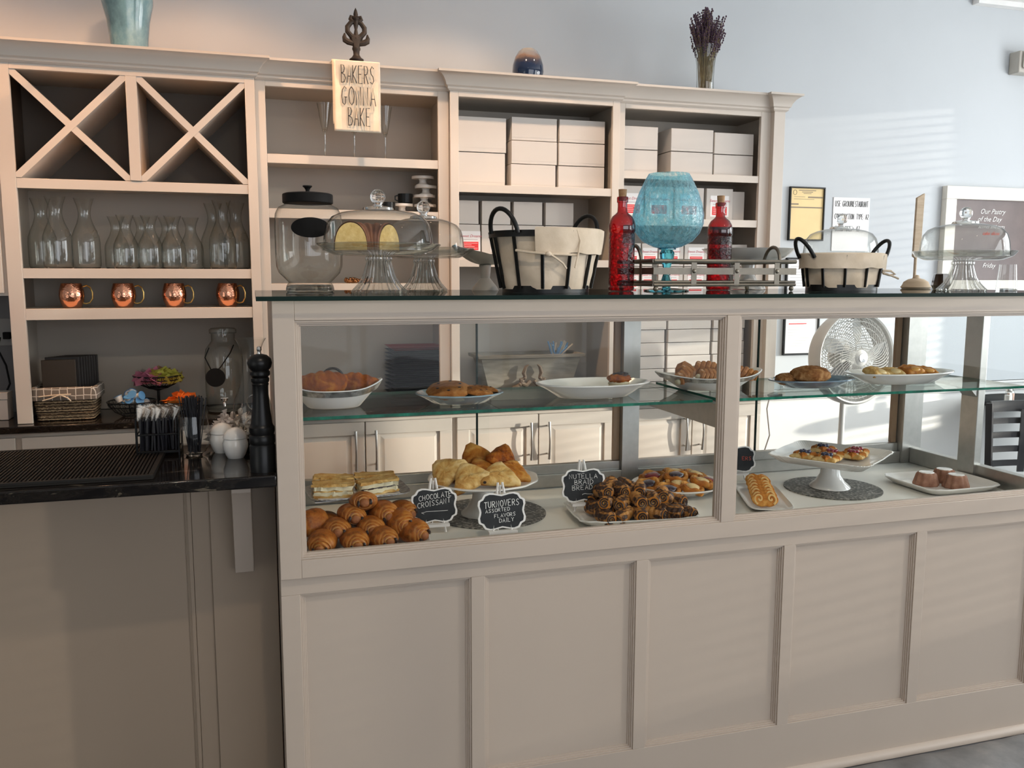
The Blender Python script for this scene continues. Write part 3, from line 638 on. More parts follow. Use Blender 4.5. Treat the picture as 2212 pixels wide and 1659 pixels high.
obj('foot', MB().lathe([(0,0),(.045,0),(.04,.01),(.016,.04),(.02,.083),(0,.084)], 24), plain('grey_dish_glaze_foot', (.42,.40,.36), .3), t)
# oar shaped finial, small dark cube, leaning frame
t = thing('spoon_ornament', 'upright flat wooden blade on a turned cream base, beside right glass dome', 'ornament', (2.50, .70, ZS))
wood = nz('pale_driftwood', [(.3, (.50,.38,.26)), (.7, (.66,.54,.40))], 9, .8, scale=(1,1,6))
obj('blade', MB().prism([(-.024,.125),(-.021,.350),(.014,.368),(.010,.14),(-.006,.118),(-.012,.118)], -.005, .005, RX90), wood, t, bevel=.0015)
obj('neck', MB().tube([(-.009,0,.045),(-.009,0,.122)], .0055, 10), wood, t)
obj('turned_base', MB().lathe([(0,0),(.050,0),(.056,.006),(.050,.014),(.045,.026),(.030,.036),(.014,.040),(.010,.052),(0,.054)], 36), wood, t)
t = thing('candle_holder', 'small dark faceted glass holder beside the right cake stand', 'candle holder', (2.415, .48, ZS))
obj('holder', MB().lathe([(0,0),(.026,0),(.034,.016),(.026,.056),(.020,.058),(.02,.03),(0,.03)], 6), plain('dark_amber_glass', (.05,.025,.012), .1, coat=.6), t, smooth=0)
tag(t)
t = thing('water_glass', 'plain clear flared tumbler standing behind the right cake stand', 'glass', (2.53, .30, ZS))
obj('tumbler', MB().lathe([(0,.004),(.030,.002),(.034,.004),(.030,.05),(.027,.09)], 32), M['glass'], t)
obj('base', MB().lathe([(0,0),(.033,0),(.034,.006),(0,.007)], 32), M['crystal'], t)
# ================================================================ ON TOP OF THE HUTCH (2.413)
ZT = 2.4135
t = thing('ceramic_vase', 'mottled blue glazed vase on top of the X rack unit', 'vase', (-.45, 1.86, ZT))
vm = nz('mottled_blue_glaze', [(.30, (.04,.09,.13)), (.5, (.10,.21,.28)), (.65, (.19,.32,.38)), (.8, (.42,.52,.56))], 9, .12, 8, bmp=.1, scale=(1,1,.6), coat=.5)
obj('vase_body', MB().lathe([(0,0),(.066,0),(.070,.004),(.074,.06),(.082,.13),(.098,.20),(.100,.23),(.085,.26),(.066,.28),(.075,.30),(.068,.30),(.06,.28),(0,.27)], 48), vm, t)
t = thing('iron_finial', 'dark cast iron finial ornament above the hanging towel', 'finial', (.462, 1.775, ZT))
I_ = M['iron']
obj('finial_base', MB().lathe([(0,0),(.030,0),(.030,.010),(.024,.014),(.030,.020),(.031,.026),(.020,.034),(.013,.046),(.014,.060),(.018,.068),(.017,.075),(0,.080)], 28), I_, t)
mb = MB(); mb.rings([[(x*w_, y*.012, z) for x, y in ((-1,0),(-.7,-.8),(0,-1),(.7,-.8),(1,0),(.7,.8),(0,1),(-.7,.8))] for z, w_ in ((.072,.014),(.09,.018),(.105,.026),(.118,.030),(.124,.022))])
for s in (-1, 1):
    mb.tube([(0,0,.115),(s*.020,0,.122),(s*.036,0,.140),(s*.036,0,.158),(s*.022,0,.176),(s*.006,0,.184)], [.010,.0115,.011,.011,.010,.008], 8)
    mb.tube([(s*.014,0,.092),(s*.034,0,.097),(s*.047,0,.104),(s*.050,0,.116),(s*.048,0,.132)], [.011,.013,.013,.009,.003], 8)
    mb.tube([(s*.004,0,.180),(s*.016,0,.184),(s*.024,0,.192),(s*.020,0,.202),(s*.011,0,.200)], [.008,.009,.008,.008,.006], 8)
mb.tube([(0,0,.110),(0,0,.150),(0,0,.185)], [.014,.006,.014], 8)
mb.lathe([(0,.176),(.012,.184),(.016,.196),(.009,.206),(.010,.212),(.006,.228),(0,.240)], 14)
obj('scrollwork', mb, I_, t)
t = thing('art_glass_vase', 'egg shaped art glass vase, navy below and smoky cream above', 'vase', (1.245, 1.80, ZT))
gm, nt_, b_ = nm('navy_art_glass'); vec = texco(nt_); sp = N(nt_, 'ShaderNodeSeparateXYZ'); nt_.links.new(vec, sp.inputs[0])
ad = N(nt_, 'ShaderNodeMath', operation='MULTIPLY_ADD'); nt_.links.new(noise_n(nt_, 14, 5, .6, vec, 1), ad.inputs[0]); ad.inputs[1].default_value = .05; nt_.links.new(sp.outputs['Z'], ad.inputs[2])
mr = N(nt_, 'ShaderNodeMath', operation='MULTIPLY'); nt_.links.new(ad.outputs[0], mr.inputs[0]); mr.inputs[1].default_value = 5
nt_.links.new(ramp(nt_, mr.outputs[0], [(.0, (.002,.004,.014)), (.4, (.005,.014,.045)), (.5, (.04,.035,.045)), (.58, (.17,.11,.08)), (.68, (.20,.20,.21)), (.85, (.34,.31,.25))]), b_.inputs['Base Color'])
b_.inputs['Roughness'].default_value = .06; b_.inputs['Coat Weight'].default_value = .6
obj('vase_body', MB().lathe([(0,0),(.055,0),(.067,.008),(.072,.03),(.070,.06),(.060,.095),(.045,.120),(.030,.132),(.024,.131),(0,.125)], 48), gm, t)
t = thing('flower_vase', 'clear glass vase of dried lavender on top of the hutch', 'vase of flowers', (2.155, 1.80, ZT))
obj('vase_glass', MB().lathe([(0,.004),(.040,.004),(.042,.008),(.041,.06),(.044,.12),(.052,.190),(.056,.215)], 36), M['glass'], t)
obj('vase_foot', MB().lathe([(0,0),(.041,0),(.042,.008),(0,.009)], 32), M['crystal'], t)
st = MB(); hd = MB(); random.seed(3)
for k in range(170):
    a = random.uniform(0, 2*PI); r0 = random.uniform(0, .030); r1 = random.uniform(.0, .098)*(1 if random.random() < .9 else 1.2); h_ = random.uniform(.27, .40)-r1*.5
    b0 = Vector((r0*math.cos(a), r0*math.sin(a), .012)); b1 = Vector((r1*math.cos(a+.3), r1*math.sin(a+.3), h_)); mid = b0.lerp(b1, .55)*1; mid.x *= .72; mid.y *= .72
    pts = [b0, mid, b1]; st.tube(pts, .0012, 4)
    d = (b1-mid).normalized()
    for q in range(9):
        p = b1 - d*(q*.011) + Vector((random.uniform(-.003,.003), random.uniform(-.003,.003), 0)); hd.ball(p, .0042, .0042, .0056, 5, 4)
obj('stems', st, nz('dry_stems', [(.3, (.20,.15,.07)), (.7, (.36,.29,.15))], 30, .8), t)
tag(obj('lavender_heads', hd, nz('lavender_buds', [(.3, (.055,.03,.055)), (.7, (.15,.09,.13))], 60, .9), t), kind='stuff')
# ================================================================ HANGING TOWEL
t = thing('tea_towel', 'cream cotton tea towel with tall black lettering hanging from the hutch', 'towel', (.452, 1.70, 2.415))
def towel(x0, x1, z1, y0):
    def fn(u, v):
        x = x0+(x1-x0)*u; L_ = v*(z1+.14)
        if L_ < .14: return (x, .14-L_+y0-.008, .002)
        z = -(L_-.14); return (x + .002*noise.noise(Vector((z*6, 1, u))), y0-.012-.003*math.sin(u*PI*2)*min(1, -z*8), z)
    return fn
tw = MB().grid(towel(-.098, .098, .292, .0), 20, 40)
o = obj('front_layer', tw, M['towel'], t); s_ = o.modifiers.new('solid', 'SOLIDIFY'); s_.thickness = .003
o = obj('back_layer', MB().grid(towel(-.102, .085, .262, .006), 14, 30), M['towel'], t); s_ = o.modifiers.new('solid', 'SOLIDIFY'); s_.thickness = .003
mb = MB()
letters(mb, 'BAKERS', -.066, -.094, .072, .0175, .0065, .0018, y=-.020)
letters(mb, 'GONNA', -.066, -.184, .075, .022, .008, .0018, y=-.020)
letters(mb, 'BAKE', -.040, -.268, .074, .018, .0070, .0018, y=-.020)
obj('lettering', mb, M['ink'], t)
# ================================================================ CONTENTS OF THE SHELF UNITS
def carafe(label, loc, H, R, grp):
    t = thing('glass_carafe', label, 'carafe', loc, random.uniform(0, 6), grp)
    k = H/.30; q = R/.052
    pr = [(0,.003),(.046,.003),(.050,.008),(.052,.02),(.052,.11),(.050,.135),(.042,.160),(.030,.190),(.0235,.215),(.022,.235),(.026,.262),(.034,.288),(.037,.298)]
    obj('carafe_body', MB().lathe([(r*q, z*k) for r, z in pr], 36), M['glass'], t)
    obj('base', MB().lathe([(0,0),(.048*q,0),(.050*q,.006),(0,.007)], 24), M['crystal'], t)
    if H > .26: obj('seal', MB().tube([(.014*math.cos(a)*q, -(.0515*q-.010*abs(math.sin(a))*.3), .150*k+.016*math.sin(a)) for a in [2*PI*i/20 for i in range(20)]], .0016, 6, closed=True), M['crystal'], t, rot=(0, 0, 0))
    return t
z2 = 1.5435
pl = ['leftmost tall glass carafe in the left trio', 'tall glass carafe standing in front of the left trio', 'tall glass carafe at the right of the left trio']
base = carafe(pl[0], (-.845, 1.99, z2), .295, .056, 'tall carafes on the shelf')
dup(base, pl[1], (-.765, 1.87, z2)); dup(base, pl[2], (-.668, 1.93, z2))
pr_ = ['tall glass carafe at left of the trio by the right post', 'tall glass carafe at front of the trio by the right post', 'tall glass carafe tucked against the right post']
for lab, (x, y) in zip(pr_, ((-.160, 2.04), (-.118, 1.865), (-.0625, 1.98))): dup(base, lab, (x, y, z2))
sm = carafe('small glass carafe at front left of the middle cluster', (-.505, 1.87, z2), .225, .050, 'small carafes in the middle of the shelf')
for lab, x, y in (('small glass carafe in the middle of the front row', -.410, 1.87), ('small glass carafe at front right of the middle cluster', -.318, 1.87), ('leftmost small glass carafe of the middle cluster, back row', -.555, 1.985),
                  ('small glass carafe second in the back row of the middle cluster', -.453, 1.985), ('small glass carafe third in the back row of the middle cluster', -.351, 1.985),
                  ('rightmost small glass carafe of the middle cluster, back row', -.252, 1.96)): dup(sm, lab, (x, y, z2))
# copper mugs
def mug():
    t = thing('copper_mug', 'hammered copper mug with brass handle, leftmost of the four', 'mug', (-.72, 1.85, 1.3815), .25, 'hammered copper mugs on the shelf')
    obj('mug_body', MB().lathe([(0,0),(.033,0),(.036,.004),(.045,.028),(.049,.050),(.047,.072),(.041,.092),(.0385,.101),(.0375,.101),(.040,.09),(.046,.07),(.048,.05),(.035,.006),(0,.005)], 40), M['copper'], t)
    obj('handle', MB().tube([(.044,0,.088),(.058,0,.092),(.070,0,.084),(.078,0,.062),(.077,0,.038),(.066,0,.020),(.052,0,.016),(.042,0,.018)], .0032, 8), M['brass'], t)
    return t
m0 = mug()
dup(m0, 'hammered copper mug with brass handle, second from left', (-.522, 1.85, 1.3815), .15); dup(m0, 'hammered copper mug with brass handle, third from left', (-.322, 1.85, 1.3815), -.1); dup(m0, 'hammered copper mug nearest the right post', (-.105, 1.85, 1.3815), -.35)
# flutes
t = thing('champagne_flute', 'tall clear champagne flute left of the towel', 'glass', (.332, 1.92, 2.0325), 0, 'champagne flutes on the upper shelf')
obj('flute_bowl', MB().lathe([(.004,.120),(.010,.126),(.014,.140),(.020,.170),(.027,.215),(.033,.245)], 28), M['glass'], t)
obj('stem', MB().lathe([(0,0),(.011,0),(.009,.006),(.004,.012),(.0035,.05),(.0035,.10),(.006,.114),(.011,.126),(.007,.13),(0,.132)], 20), M['glass_plate'], t)
dup(t, 'champagne flute mostly hidden behind the towel', (.462, 1.92, 2.0325)); dup(t, 'tall clear champagne flute right of the towel', (.602, 1.92, 2.0325))
# mini stands and black mugs
t = thing('mini_cake_stand', 'small white pedestal stand, lowest of the stack by the post', 'cake stand', (.785, 1.93, 1.8035), 0, 'small white pedestal stands on the shelf')
obj('stand_plate', MB().lathe([(0,.030),(.050,.030),(.052,.032),(.052,.042),(.049,.042),(.048,.036),(0,.035)], 36), M['white'], t)
obj('stand_foot', MB().lathe([(0,0),(.034,0),(.032,.005),(.018,.012),(.016,.024),(.020,.030),(0,.031)], 28), M['white'], t)
for k, lab in ((1, 'small white pedestal stand, second from bottom of the stack by the post'), (2, 'small white pedestal stand, third from bottom of the stack by the post'), (3, 'small white pedestal stand, topmost of the stack by the post')):
    dup(t, lab, (.785+(-.004, .004, -.010)[k-1], 1.93, 1.8035+k*.0425))
dup(t, 'small white pedestal stand carrying the black mugs', (.675, 1.93, 1.8035))
mb = MB().lathe([(0,0),(.030,0),(.034,.004),(.035,.045),(.033,.045),(.031,.006),(0,.005)], 28)
t = thing('black_mug', 'glossy black cup on the white stand, right one', 'mug', (.692, 1.93, 1.8468), 0, 'black cups on the small white stand')
obj('cup', mb, M['black'], t); obj('handle', MB().tube([(-.033,0,.038),(-.047,0,.034),(-.047,0,.018),(-.033,0,.012)], .003, 6), M['black'], t)
dup(t, 'glossy black cup on the shelf left of the white stand', (.605, 1.90, 1.8037), 1.0)
# beaded chain on the third shelf of the second unit
mb = MB(); random.seed(5)
for k in range(60): mb.ball((-.05+.12*k/60+random.uniform(-.006,.006), random.uniform(-.03,.03), .006+abs(random.gauss(0,.006))), .007, nu=8, nv=6)
tag(obj('beaded_wreath', mb, plain('bronze_beads', (.22,.10,.04), .25, .8), loc=(.46, 1.92, 1.4815)), 'small heap of shiny bronze beads behind the cookie jar', 'beads', kind='stuff')
# ================================================================ CAKE BOXES
def cake_box(label, x0, x1, y, z0, h, group, depth=.20, lab=None, ry=0):
    t = thing('cake_box', label, 'box', ((x0+x1)/2, y, z0), ry, group)
    w_ = (x1-x0)/2
    obj('carton', MB().box(-w_, w_, 0, depth, 0, h-.002), M['box'], t, bevel=.0012)
    obj('lid_flap', MB().box(-w_+.001, w_-.001, -.0008, 0, h*.12, h-.003).add([(-w_*.15,-.0012,h-.004),(w_*.02,-.0012,h-.004),(-w_*.06,-.0012,h-.020)], [(0,1,2)]), M['box'], t, smooth=0)
    if lab:
        cx, cz, s = lab
        st = obj('label_sticker', MB().box(cx-s/2, cx+s/2, -.0016, -.0010, cz-s/2, cz+s/2), M['sticker'], t)
        obj('red_panel', MB().box(cx-s*.40, cx+s*.40, -.0021, -.0016, cz-s*.42, cz-s*.02), M['red'], st)
        ln = MB()
        for k, (a, b) in enumerate(((-.34, .36), (-.34, .05), (-.34, .2), (-.34, .36))):
            ln.box(cx+s*a, cx+s*b, -.0025, -.0021, cz-s*(.10+.08*k), cz-s*(.10+.08*k)+s*.014)
        obj('white_lines', ln, M['sticker'], st)
        obj('lettering', font_mb('Sweet Dreams', s*.185, .35).xf(Matrix.Translation((cx, -.0020, cz+s*.20))), M['script'], st, smooth=0)
        obj('small_print', MB().box(cx-s*.36, cx+s*.36, -.0021, -.0016, cz+s*.075, cz+s*.10), plain('grey_print', (.45,.40,.40), .6), st)
    return t
g3 = 'white cake boxes on the top shelf of the third unit'; z = 1.9298
cake_box('plain tall cake box at lower left of the upper stack', .912, 1.146, 1.835, z, .152, g3, .2)
cake_box('plain tall cake box topping the left column of the upper stack', .914, 1.150, 1.832, z+.153, .158, g3, .2)
for k, nm_ in enumerate(('bottom', 'middle', 'top')):
    cake_box('cake box at the %s of the middle column of three, left of the goblet unit' % nm_, 1.168+(.004, .008, .010)[k], 1.396+(-.004, .004, .004)[k], 1.825+.004*k, z+k*.1075, .106, g3)
    cake_box('cake box at the %s of the right column of three, left of the goblet unit' % nm_, 1.408+(0, .002, .004)[k], 1.643, 1.83, z+k*.1075, .106, g3)
g4 = 'white cake boxes on the top shelf of the rightmost unit'; z = 2.0188
for k, nm_ in enumerate(('lower', 'upper')):
    cake_box('%s cake box at left on the top shelf above the goblet' % nm_, 1.742, 1.93, 1.845, z+k*.112, .110, g4)
    cake_box('%s cake box in the middle on the top shelf under the lavender' % nm_, 2.000, 2.232, 1.84, z+k*.112, .110, g4, ry=.0)
    cake_box('%s cake box at right on the top shelf beside the end post' % nm_, 2.243, 2.465, 1.845, z+k*.108, .106, g4)
g5 = 'boxes on the second shelf of the third unit'; z = 1.5918
xs = ((.912, 1.034), (1.042, 1.190), (1.198, 1.350), (1.358, 1.510))
names5 = ('leftmost', 'second from left', 'third from left', 'rightmost')
for (a, b), n_ in zip(xs, names5):
    cake_box('labelled cake box behind the large basket, %s of its row' % n_, a, b, 1.87, z, .165, g5, .16, ((b-a)*.12, .085, .095))
    cake_box('grey shaded plain box behind the large basket, %s of the upper row' % n_, a+.003, b-.006, 1.875, z+.166, .110, g5, .16)
g6 = 'labelled boxes on the second shelf of the rightmost unit'; z = 1.7988
for (a, b), n_ in zip(((1.742, 1.868), (1.876, 2.03), (2.038, 2.20), (2.215, 2.365)), ('leftmost', 'second', 'third', 'rightmost')):
    cake_box('labelled box level with the goblet bowl, %s of four' % n_, a, b, 1.86, z, .160, g6, .16, (0, .070, .105))
cake_box('plain box at right end of the goblet level shelf', 2.372, 2.445, 1.88, z, .150, g6, .14)
g7 = 'boxes stacked on the worktop of the rightmost unit'
# five layers of low plain boxes in three columns, then two layers of labelled ones
for c_, (a, b, cn) in enumerate(((1.742, 2.004, 'left'), (2.014, 2.262, 'middle'), (2.270, 2.462, 'right'))):
    for k in range(8):
        cake_box('low plain cake box seen through the case, %s column, layer %s from the worktop' % (cn, ('one','two','three','four','five','six','seven','eight')[k]), a+random.uniform(0, .006), b-random.uniform(0, .008), 1.85+random.uniform(0, .012), .9158+k*.0665, .0655, g7, .2)
zz = .9158+8*.0665+.001
for r in range(2):
    xs = (1.742, 1.862, 1.955, 2.098, 2.235, 2.368, 2.462)
    for k in range(6):
        a, b = xs[k]+.002, xs[k+1]-.004
        cake_box('labelled box low behind the metal tray, %s row, number %s from left' % (('lower', 'upper')[r], ('one','two','three','four','five','six')[k]), a, b, 1.86, zz+r*.116, .115, g7, .15, (0, .052, min(.088, (b-a)*.9)))
# serving trays and planter box seen through the case
t = None
tm = plain('black_plastic_tray', (.02, .02, .022), .4)
tray_mb = MB().rings([[(sx*w_, sy*d_, z) for sx, sy in ((-1,-1),(1,-1),(1,1),(-1,1))] for w_, d_, z in ((.102,.085,0),(.120,.105,.016),(.1245,.110,.017),(.120,.105,.013),(.104,.087,.004))], cap1=True)
for k in range(14):
    if t is None:
        t = thing('serving_platter', 'lowest black tray of the stack seen through the case', 'tray', (.722, 1.93, .9158), 0, 'stacked black serving trays on the worktop')
        obj('platter', tray_mb, tm, t)
    else: dup(t, 'black tray in the stack seen through the case, layer %s up from the lowest' % ['one','two','three','four','five','six','seven','eight','nine','ten','eleven','twelve','thirteen'][k-1], (.722+random.uniform(-.002, .002), 1.93, .9158+k*.0182))
t = thing('serving_platter', 'dark red tray topping the stack of black trays', 'tray', (.722, 1.93, .9158+14*.0182), 0, 'stacked black serving trays on the worktop')
obj('platter', tray_mb, plain('dark_red_tray', (.28, .03, .03), .4), t)
t = thing('planter_box', 'weathered grey planter box with carved scroll ornament behind the oval plate', 'planter', (1.285, 1.93, .9158))
pm = nz('weathered_grey_wood', [(.3, (.16,.14,.11)), (.7, (.26,.235,.19))], 14, .8, scale=(1, 1, 5))
def rr(w_, d_, z): return [(-w_, -d_, z), (w_, -d_, z), (w_, d_, z), (-w_, d_, z)]
obj('planter_body', MB().rings([rr(.195,.055,0), rr(.252,.085,.205), rr(.270,.100,.207), rr(.272,.102,.222), rr(.245,.085,.222), rr(.235,.080,.20), rr(.185,.05,.02)]), pm, t, smooth=0)
mb = MB()
for s in (-1, 1):
    mb.tube([(s*.010,-.092,.095),(s*.03,-.094,.075),(s*.055,-.096,.085),(s*.060,-.097,.105),(s*.045,-.097,.110),(s*.040,-.096,.097)], [.010,.012,.011,.009,.007,.004], 8)
    mb.tube([(s*.055,-.094,.085),(s*.075,-.095,.07),(s*.095,-.093,.065),(s*.105,-.092,.050)], [.009,.010,.009,.003], 8)
    mb.tube([(s*.035,-.097,.11),(s*.045,-.100,.135),(s*.035,-.104,.165),(s*.022,-.106,.175)], [.007,.011,.008,.003], 8)
    for q in range(4): mb.ball((s*(.075-.012*q), -.097, .065+.015*q), .010, nu=8, nv=6)
obj('scroll_ornament', mb, plain('carved_ornament', (.11,.075,.045), .7), t)
t = thing('paper_bundle', 'bundle of striped paper straws standing in the grey planter box', 'straws', (1.45, 1.93, 1.122)); random.seed(9)
for c_, col in (('blue_straw', (.15,.32,.55)), ('cream_straw', (.6,.52,.4))):
    mb = MB()
    for k in range(14):
        a = random.uniform(-.06, .06); mb.tube([(a*.5, 0, 0), (a+random.uniform(.0,.05), random.uniform(-.03,.03), random.uniform(.03,.075))], .004, 6)
    tag(obj(c_, mb, plain(c_, col, .6), t), kind='stuff')
# ================================================================ ON THE WORKTOP, LEFT
ZW = .9158
wick = None
def wicker():
    m, nt, b = nm('woven_seagrass'); v = texco(nt); wv = N(nt, 'ShaderNodeTexWave'); wv.bands_direction = 'Z'; wv.inputs['Scale'].default_value = 26; wv.inputs['Distortion'].default_value = 3; wv.inputs['Detail Scale'].default_value = 4
    nt.links.new(v, wv.inputs['Vector']); nt.links.new(ramp(nt, wv.outputs['Fac'], [(.1, (.05,.03,.015)), (.6, (.30,.21,.12)), (.9, (.42,.31,.19))]), b.inputs['Base Color'])
    b.inputs['Roughness'].default_value = .8; bump(nt, b, wv.outputs['Fac'], .9, .006); return m
def lattice():
    m, nt, b = nm('grey_lattice_print'); v = N(nt, 'ShaderNodeTexVoronoi', feature='DISTANCE_TO_EDGE'); v.inputs['Scale'].default_value = 34; v.inputs['Randomness'].default_value = .15
    nt.links.new(texco(nt), v.inputs['Vector']); nt.links.new(ramp(nt, v.outputs['Distance'], [(.045, (.66,.60,.52)), (.065, (.17,.14,.115))]), b.inputs['Base Color']); b.inputs['Roughness'].default_value = .85; return m
t = thing('wicker_basket', 'woven brown basket with grey lattice print liner on the worktop', 'basket', (-.765, 1.90, ZW))
W2, D2, HB = .105, .085, .125
def rbx(w_, d_, z, r=.02, n=6):
    pts = []
    for cx, cy, a0 in ((w_-r, d_-r, 0), (-w_+r, d_-r, PI/2), (-w_+r, -d_+r, PI), (w_-r, -d_+r, 1.5*PI)):
        for k in range(n+1): a = a0+PI/2*k/n; pts.append((cx+r*math.cos(a), cy+r*math.sin(a), z))
    return pts
R = []
for k in range(14):
    for dz, dd in ((0, 0), (.5, .004)):
        f = (k+dz)/14; R.append(rbx(W2+.012*f+dd, D2+.012*f+dd, HB*f))
obj('woven_body', MB().rings(R, cap1=False), wicker(), t)
obj('liner_cuff', MB().rings([rbx(W2+.010, D2+.010, .085), rbx(W2+.022, D2+.022, .088), rbx(W2+.022, D2+.022, .120), rbx(W2+.019, D2+.019, .138), rbx(W2+.008, D2+.008, .140), rbx(W2+.002, D2+.002, .10), rbx(W2, D2, .03)], cap0=False), lattice(), t)
tie = MB(); tie.tube([(-.09,-.108,.105),(-.04,-.112,.110),(-.01,-.116,.112),(.03,-.112,.112)], .005, 6, flat=.5); tie.tube([(-.01,-.116,.112),(-.045,-.122,.098),(-.075,-.12,.09)], .006, 6, flat=.4); tie.tube([(-.01,-.116,.112),(.02,-.122,.098),(.03,-.12,.085)], .006, 6, flat=.4)
obj('tie_string', tie, M['cream'], t)
bm_ = plain('dark_leather', (.018,.014,.012), .5)
bm2 = plain('brown_leather', (.06,.038,.022), .5)
t0 = None
for k in range(9):
    lab = ('brown bill folder at the front left in the wicker basket' if k == 0 else 'black bill folder standing in the wicker basket, %s behind the brown one' % ['first','second','third','fourth','fifth','sixth','seventh','eighth'][k-1])
    if k < 2:
        t0 = thing('bill_folder', lab, 'folder', (-.79+k*.012, 1.865+k*.013, ZW+.034), 0, 'bill folders in the wicker basket')
        obj('cover', MB().box(-.065, .065, 0, .008, 0, .215+.01*k), bm2 if k == 0 else bm_, t0, bevel=.002)
    else: dup(t0, lab, (-.785+k*.008, 1.865+k*.013, ZW+.034), 0)
# tiered wire bowls
wire = M['black']
def wire_bowl(name, label, loc, R, h, foot=.0):
    t = thing(name, label, 'wire bowl', loc, 0, 'black wire condiment bowls')
    mb = MB(); ring = lambda r, z, q: mb.tube([(r*math.cos(2*PI*k/32), r*math.sin(2*PI*k/32), z) for k in range(32)], q, 6, closed=True)
    ring(R, h, .003); ring(R*.93, h-.018, .0022); ring(R*.42, .004, .003)
    obj('rings', mb, wire, t); mb = MB()
    for k in range(24):
        a = 2*PI*k/24; mb.tube([(r*math.cos(a), r*math.sin(a), z) for r, z in ((R*.42, .004), (R*.7, h*.3), (R*.88, h*.65), (R, h))], .0013, 4)
        mb.tube([((R*.965)*math.cos(a+.13)+.006*math.cos(q)*-math.sin(a+.13), (R*.965)*math.sin(a+.13)+.006*math.cos(q)*math.cos(a+.13), h-.009+.006*math.sin(q)) for q in (0, 1, 2, 3, 4, 5)], .001, 4)
    tag(obj('wirework', mb, wire, t)); return t
b1 = wire_bowl('wire_bowl', 'low black wire bowl of creamer cups, left of the raised bowl', (-.515, 1.87, ZW+.001), .098, .062)
b2 = wire_bowl('wire_bowl', 'raised black wire bowl heaped with pink and yellow sweetener packets', (-.415, 1.95, ZW+.105), .100, .058)
obj('pedestal', MB().lathe([(0,-.104),(.05,-.104),(.05,-.100),(.006,-.09),(.006,-.01),(.04,.002),(0,.004)], 24), wire, b2)
b3 = wire_bowl('wire_bowl', 'low black wire bowl of orange packets behind the straw glass', (-.315, 1.87, ZW+.001), .090, .055)
random.seed(11)
cupm = plain('creamer_cup', (.72,.70,.66), .4); lidb = plain('blue_foil_lid', (.10,.30,.60), .35)
t0 = None
for k in range(14):
    a = random.uniform(0, 2*PI); r = random.uniform(.0, .07); p = (-.515+r*math.cos(a), 1.87+r*math.sin(a), ZW+.030+.012*(k//5)+.02*(1-r/.07)+.012)
    rot = (random.uniform(-1.3, 1.3), random.uniform(-1.3, 1.3), random.uniform(0, 6))
    if t0 is None:
        t0 = thing('creamer_cup', 'small white creamer cup with blue lid in the low wire bowl', 'creamer', p, 0, 'creamer cups in the wire bowl', rot=rot)
        obj('cup', MB().lathe([(0,0),(.012,0),(.017,.026),(0,.026)], 20), cupm, t0); obj('foil_lid', MB().lathe([(0,.0265),(.019,.0265),(.019,.028),(0,.028)], 20), lidb, t0)
    else: dup(t0, 'small white creamer cup with blue lid in the low wire bowl', p, rot=rot)
def packets(cx, cy, z, R, cols, n, label, grp, hump=.03, sz=(.030, .022)):
    first = {}
    for k in range(n):
        a = random.uniform(0, 2*PI); r = R*math.sqrt(random.random()); q = (math.atan2(math.sin(a), math.cos(a))+PI)/(2*PI)
        ci = min(len(cols)-1, int(q*len(cols))); nm_, mat = cols[ci]
        p = (cx+r*math.cos(a), cy+r*math.sin(a), z+hump*(1-(r/R)**2)+random.uniform(0, .008)); rot = (random.uniform(.5, 1.5), random.uniform(-.7, .7), random.uniform(-.9, .9))
        if ci not in first:
            o = obj('sweetener_packet', MB().add([(-sz[0],0,-sz[1]),(0,-.004,-sz[1]),(sz[0],0,-sz[1]),(-sz[0],0,sz[1]),(0,-.004,sz[1]),(sz[0],0,sz[1]),(0,.003,0)], [(0,1,4,3),(1,2,5,4),(0,3,6),(3,4,6),(4,5,6),(5,2,6),(2,1,6),(1,0,6)]), mat, loc=p, rot=rot, smooth=0)
            tag(o, label % nm_, 'packet', grp % nm_); first[ci] = o
        else: dup(first[ci], label % nm_, p, rot=rot)
packets(-.415, 1.95, ZW+.145, .082, (('pink', plain('pink_paper', (.62,.22,.32), .6)), ('yellow', plain('yellow_paper', (.58,.55,.10), .6)), ('brown', plain('kraft_paper', (.42,.24,.13), .6)), ('white', plain('white_paper', (.62,.58,.52), .6))), 120, '%s sweetener packet in the raised wire bowl', '%s packets in the raised wire bowl')
packets(-.315, 1.87, ZW+.045, .065, (('orange', plain('orange_paper', (.80,.26,.05), .5)),), 26, '%s packet in the low wire bowl behind the straws', '%s packets in the low wire bowl')
# beverage dispenser
t = thing('beverage_dispenser', 'tall glass drink dispenser with round black tag, against the right post', 'dispenser', (-.135, 1.93, ZW))
obj('jar_body', MB().lathe([(0,.004),(.075,.004),(.080,.012),(.082,.10),(.082,.24),(.076,.275),(.058,.300),(.050,.312),(.050,.345)], 40), M['glass'], t)
obj('jar_foot', MB().lathe([(0,0),(.076,0),(.078,.01),(0,.012)], 32), M['crystal'], t)
obj('lid', MB().lathe([(0,.372),(.050,.368),(.058,.362),(.058,.346),(0,.345)], 32), M['glass'], t)
obj('tag_cord', MB().tube([(-.058,-.05,.285),(-.075,-.078,.245),(-.052,-.096,.195),(-.038,-.098,.176),(-.01,-.098,.205),(.03,-.085,.262),(.045,-.05,.295)], .0025, 6), M['blackm'], t)
obj('round_tag', MB().lathe([(0,-.002),(.041,-.002),(.041,.002),(0,.002)], 32).xf(Tm((-.034,-.098,.158), rx=PI/2)), M['blackm'], t)
obj('tap', MB().tube([(0,-.08,.055),(0,-.105,.055),(0,-.115,.045),(0,-.115,.032)], .007, 10).tube([(-.015,-.105,.066),(.015,-.105,.066)], .005, 8).lathe([(0,0),(.013,0),(.013,.012),(0,.012)], 16, c=(0,-.105,.055)), plain('chrome', (.75,.73,.70), .15, 1), t)
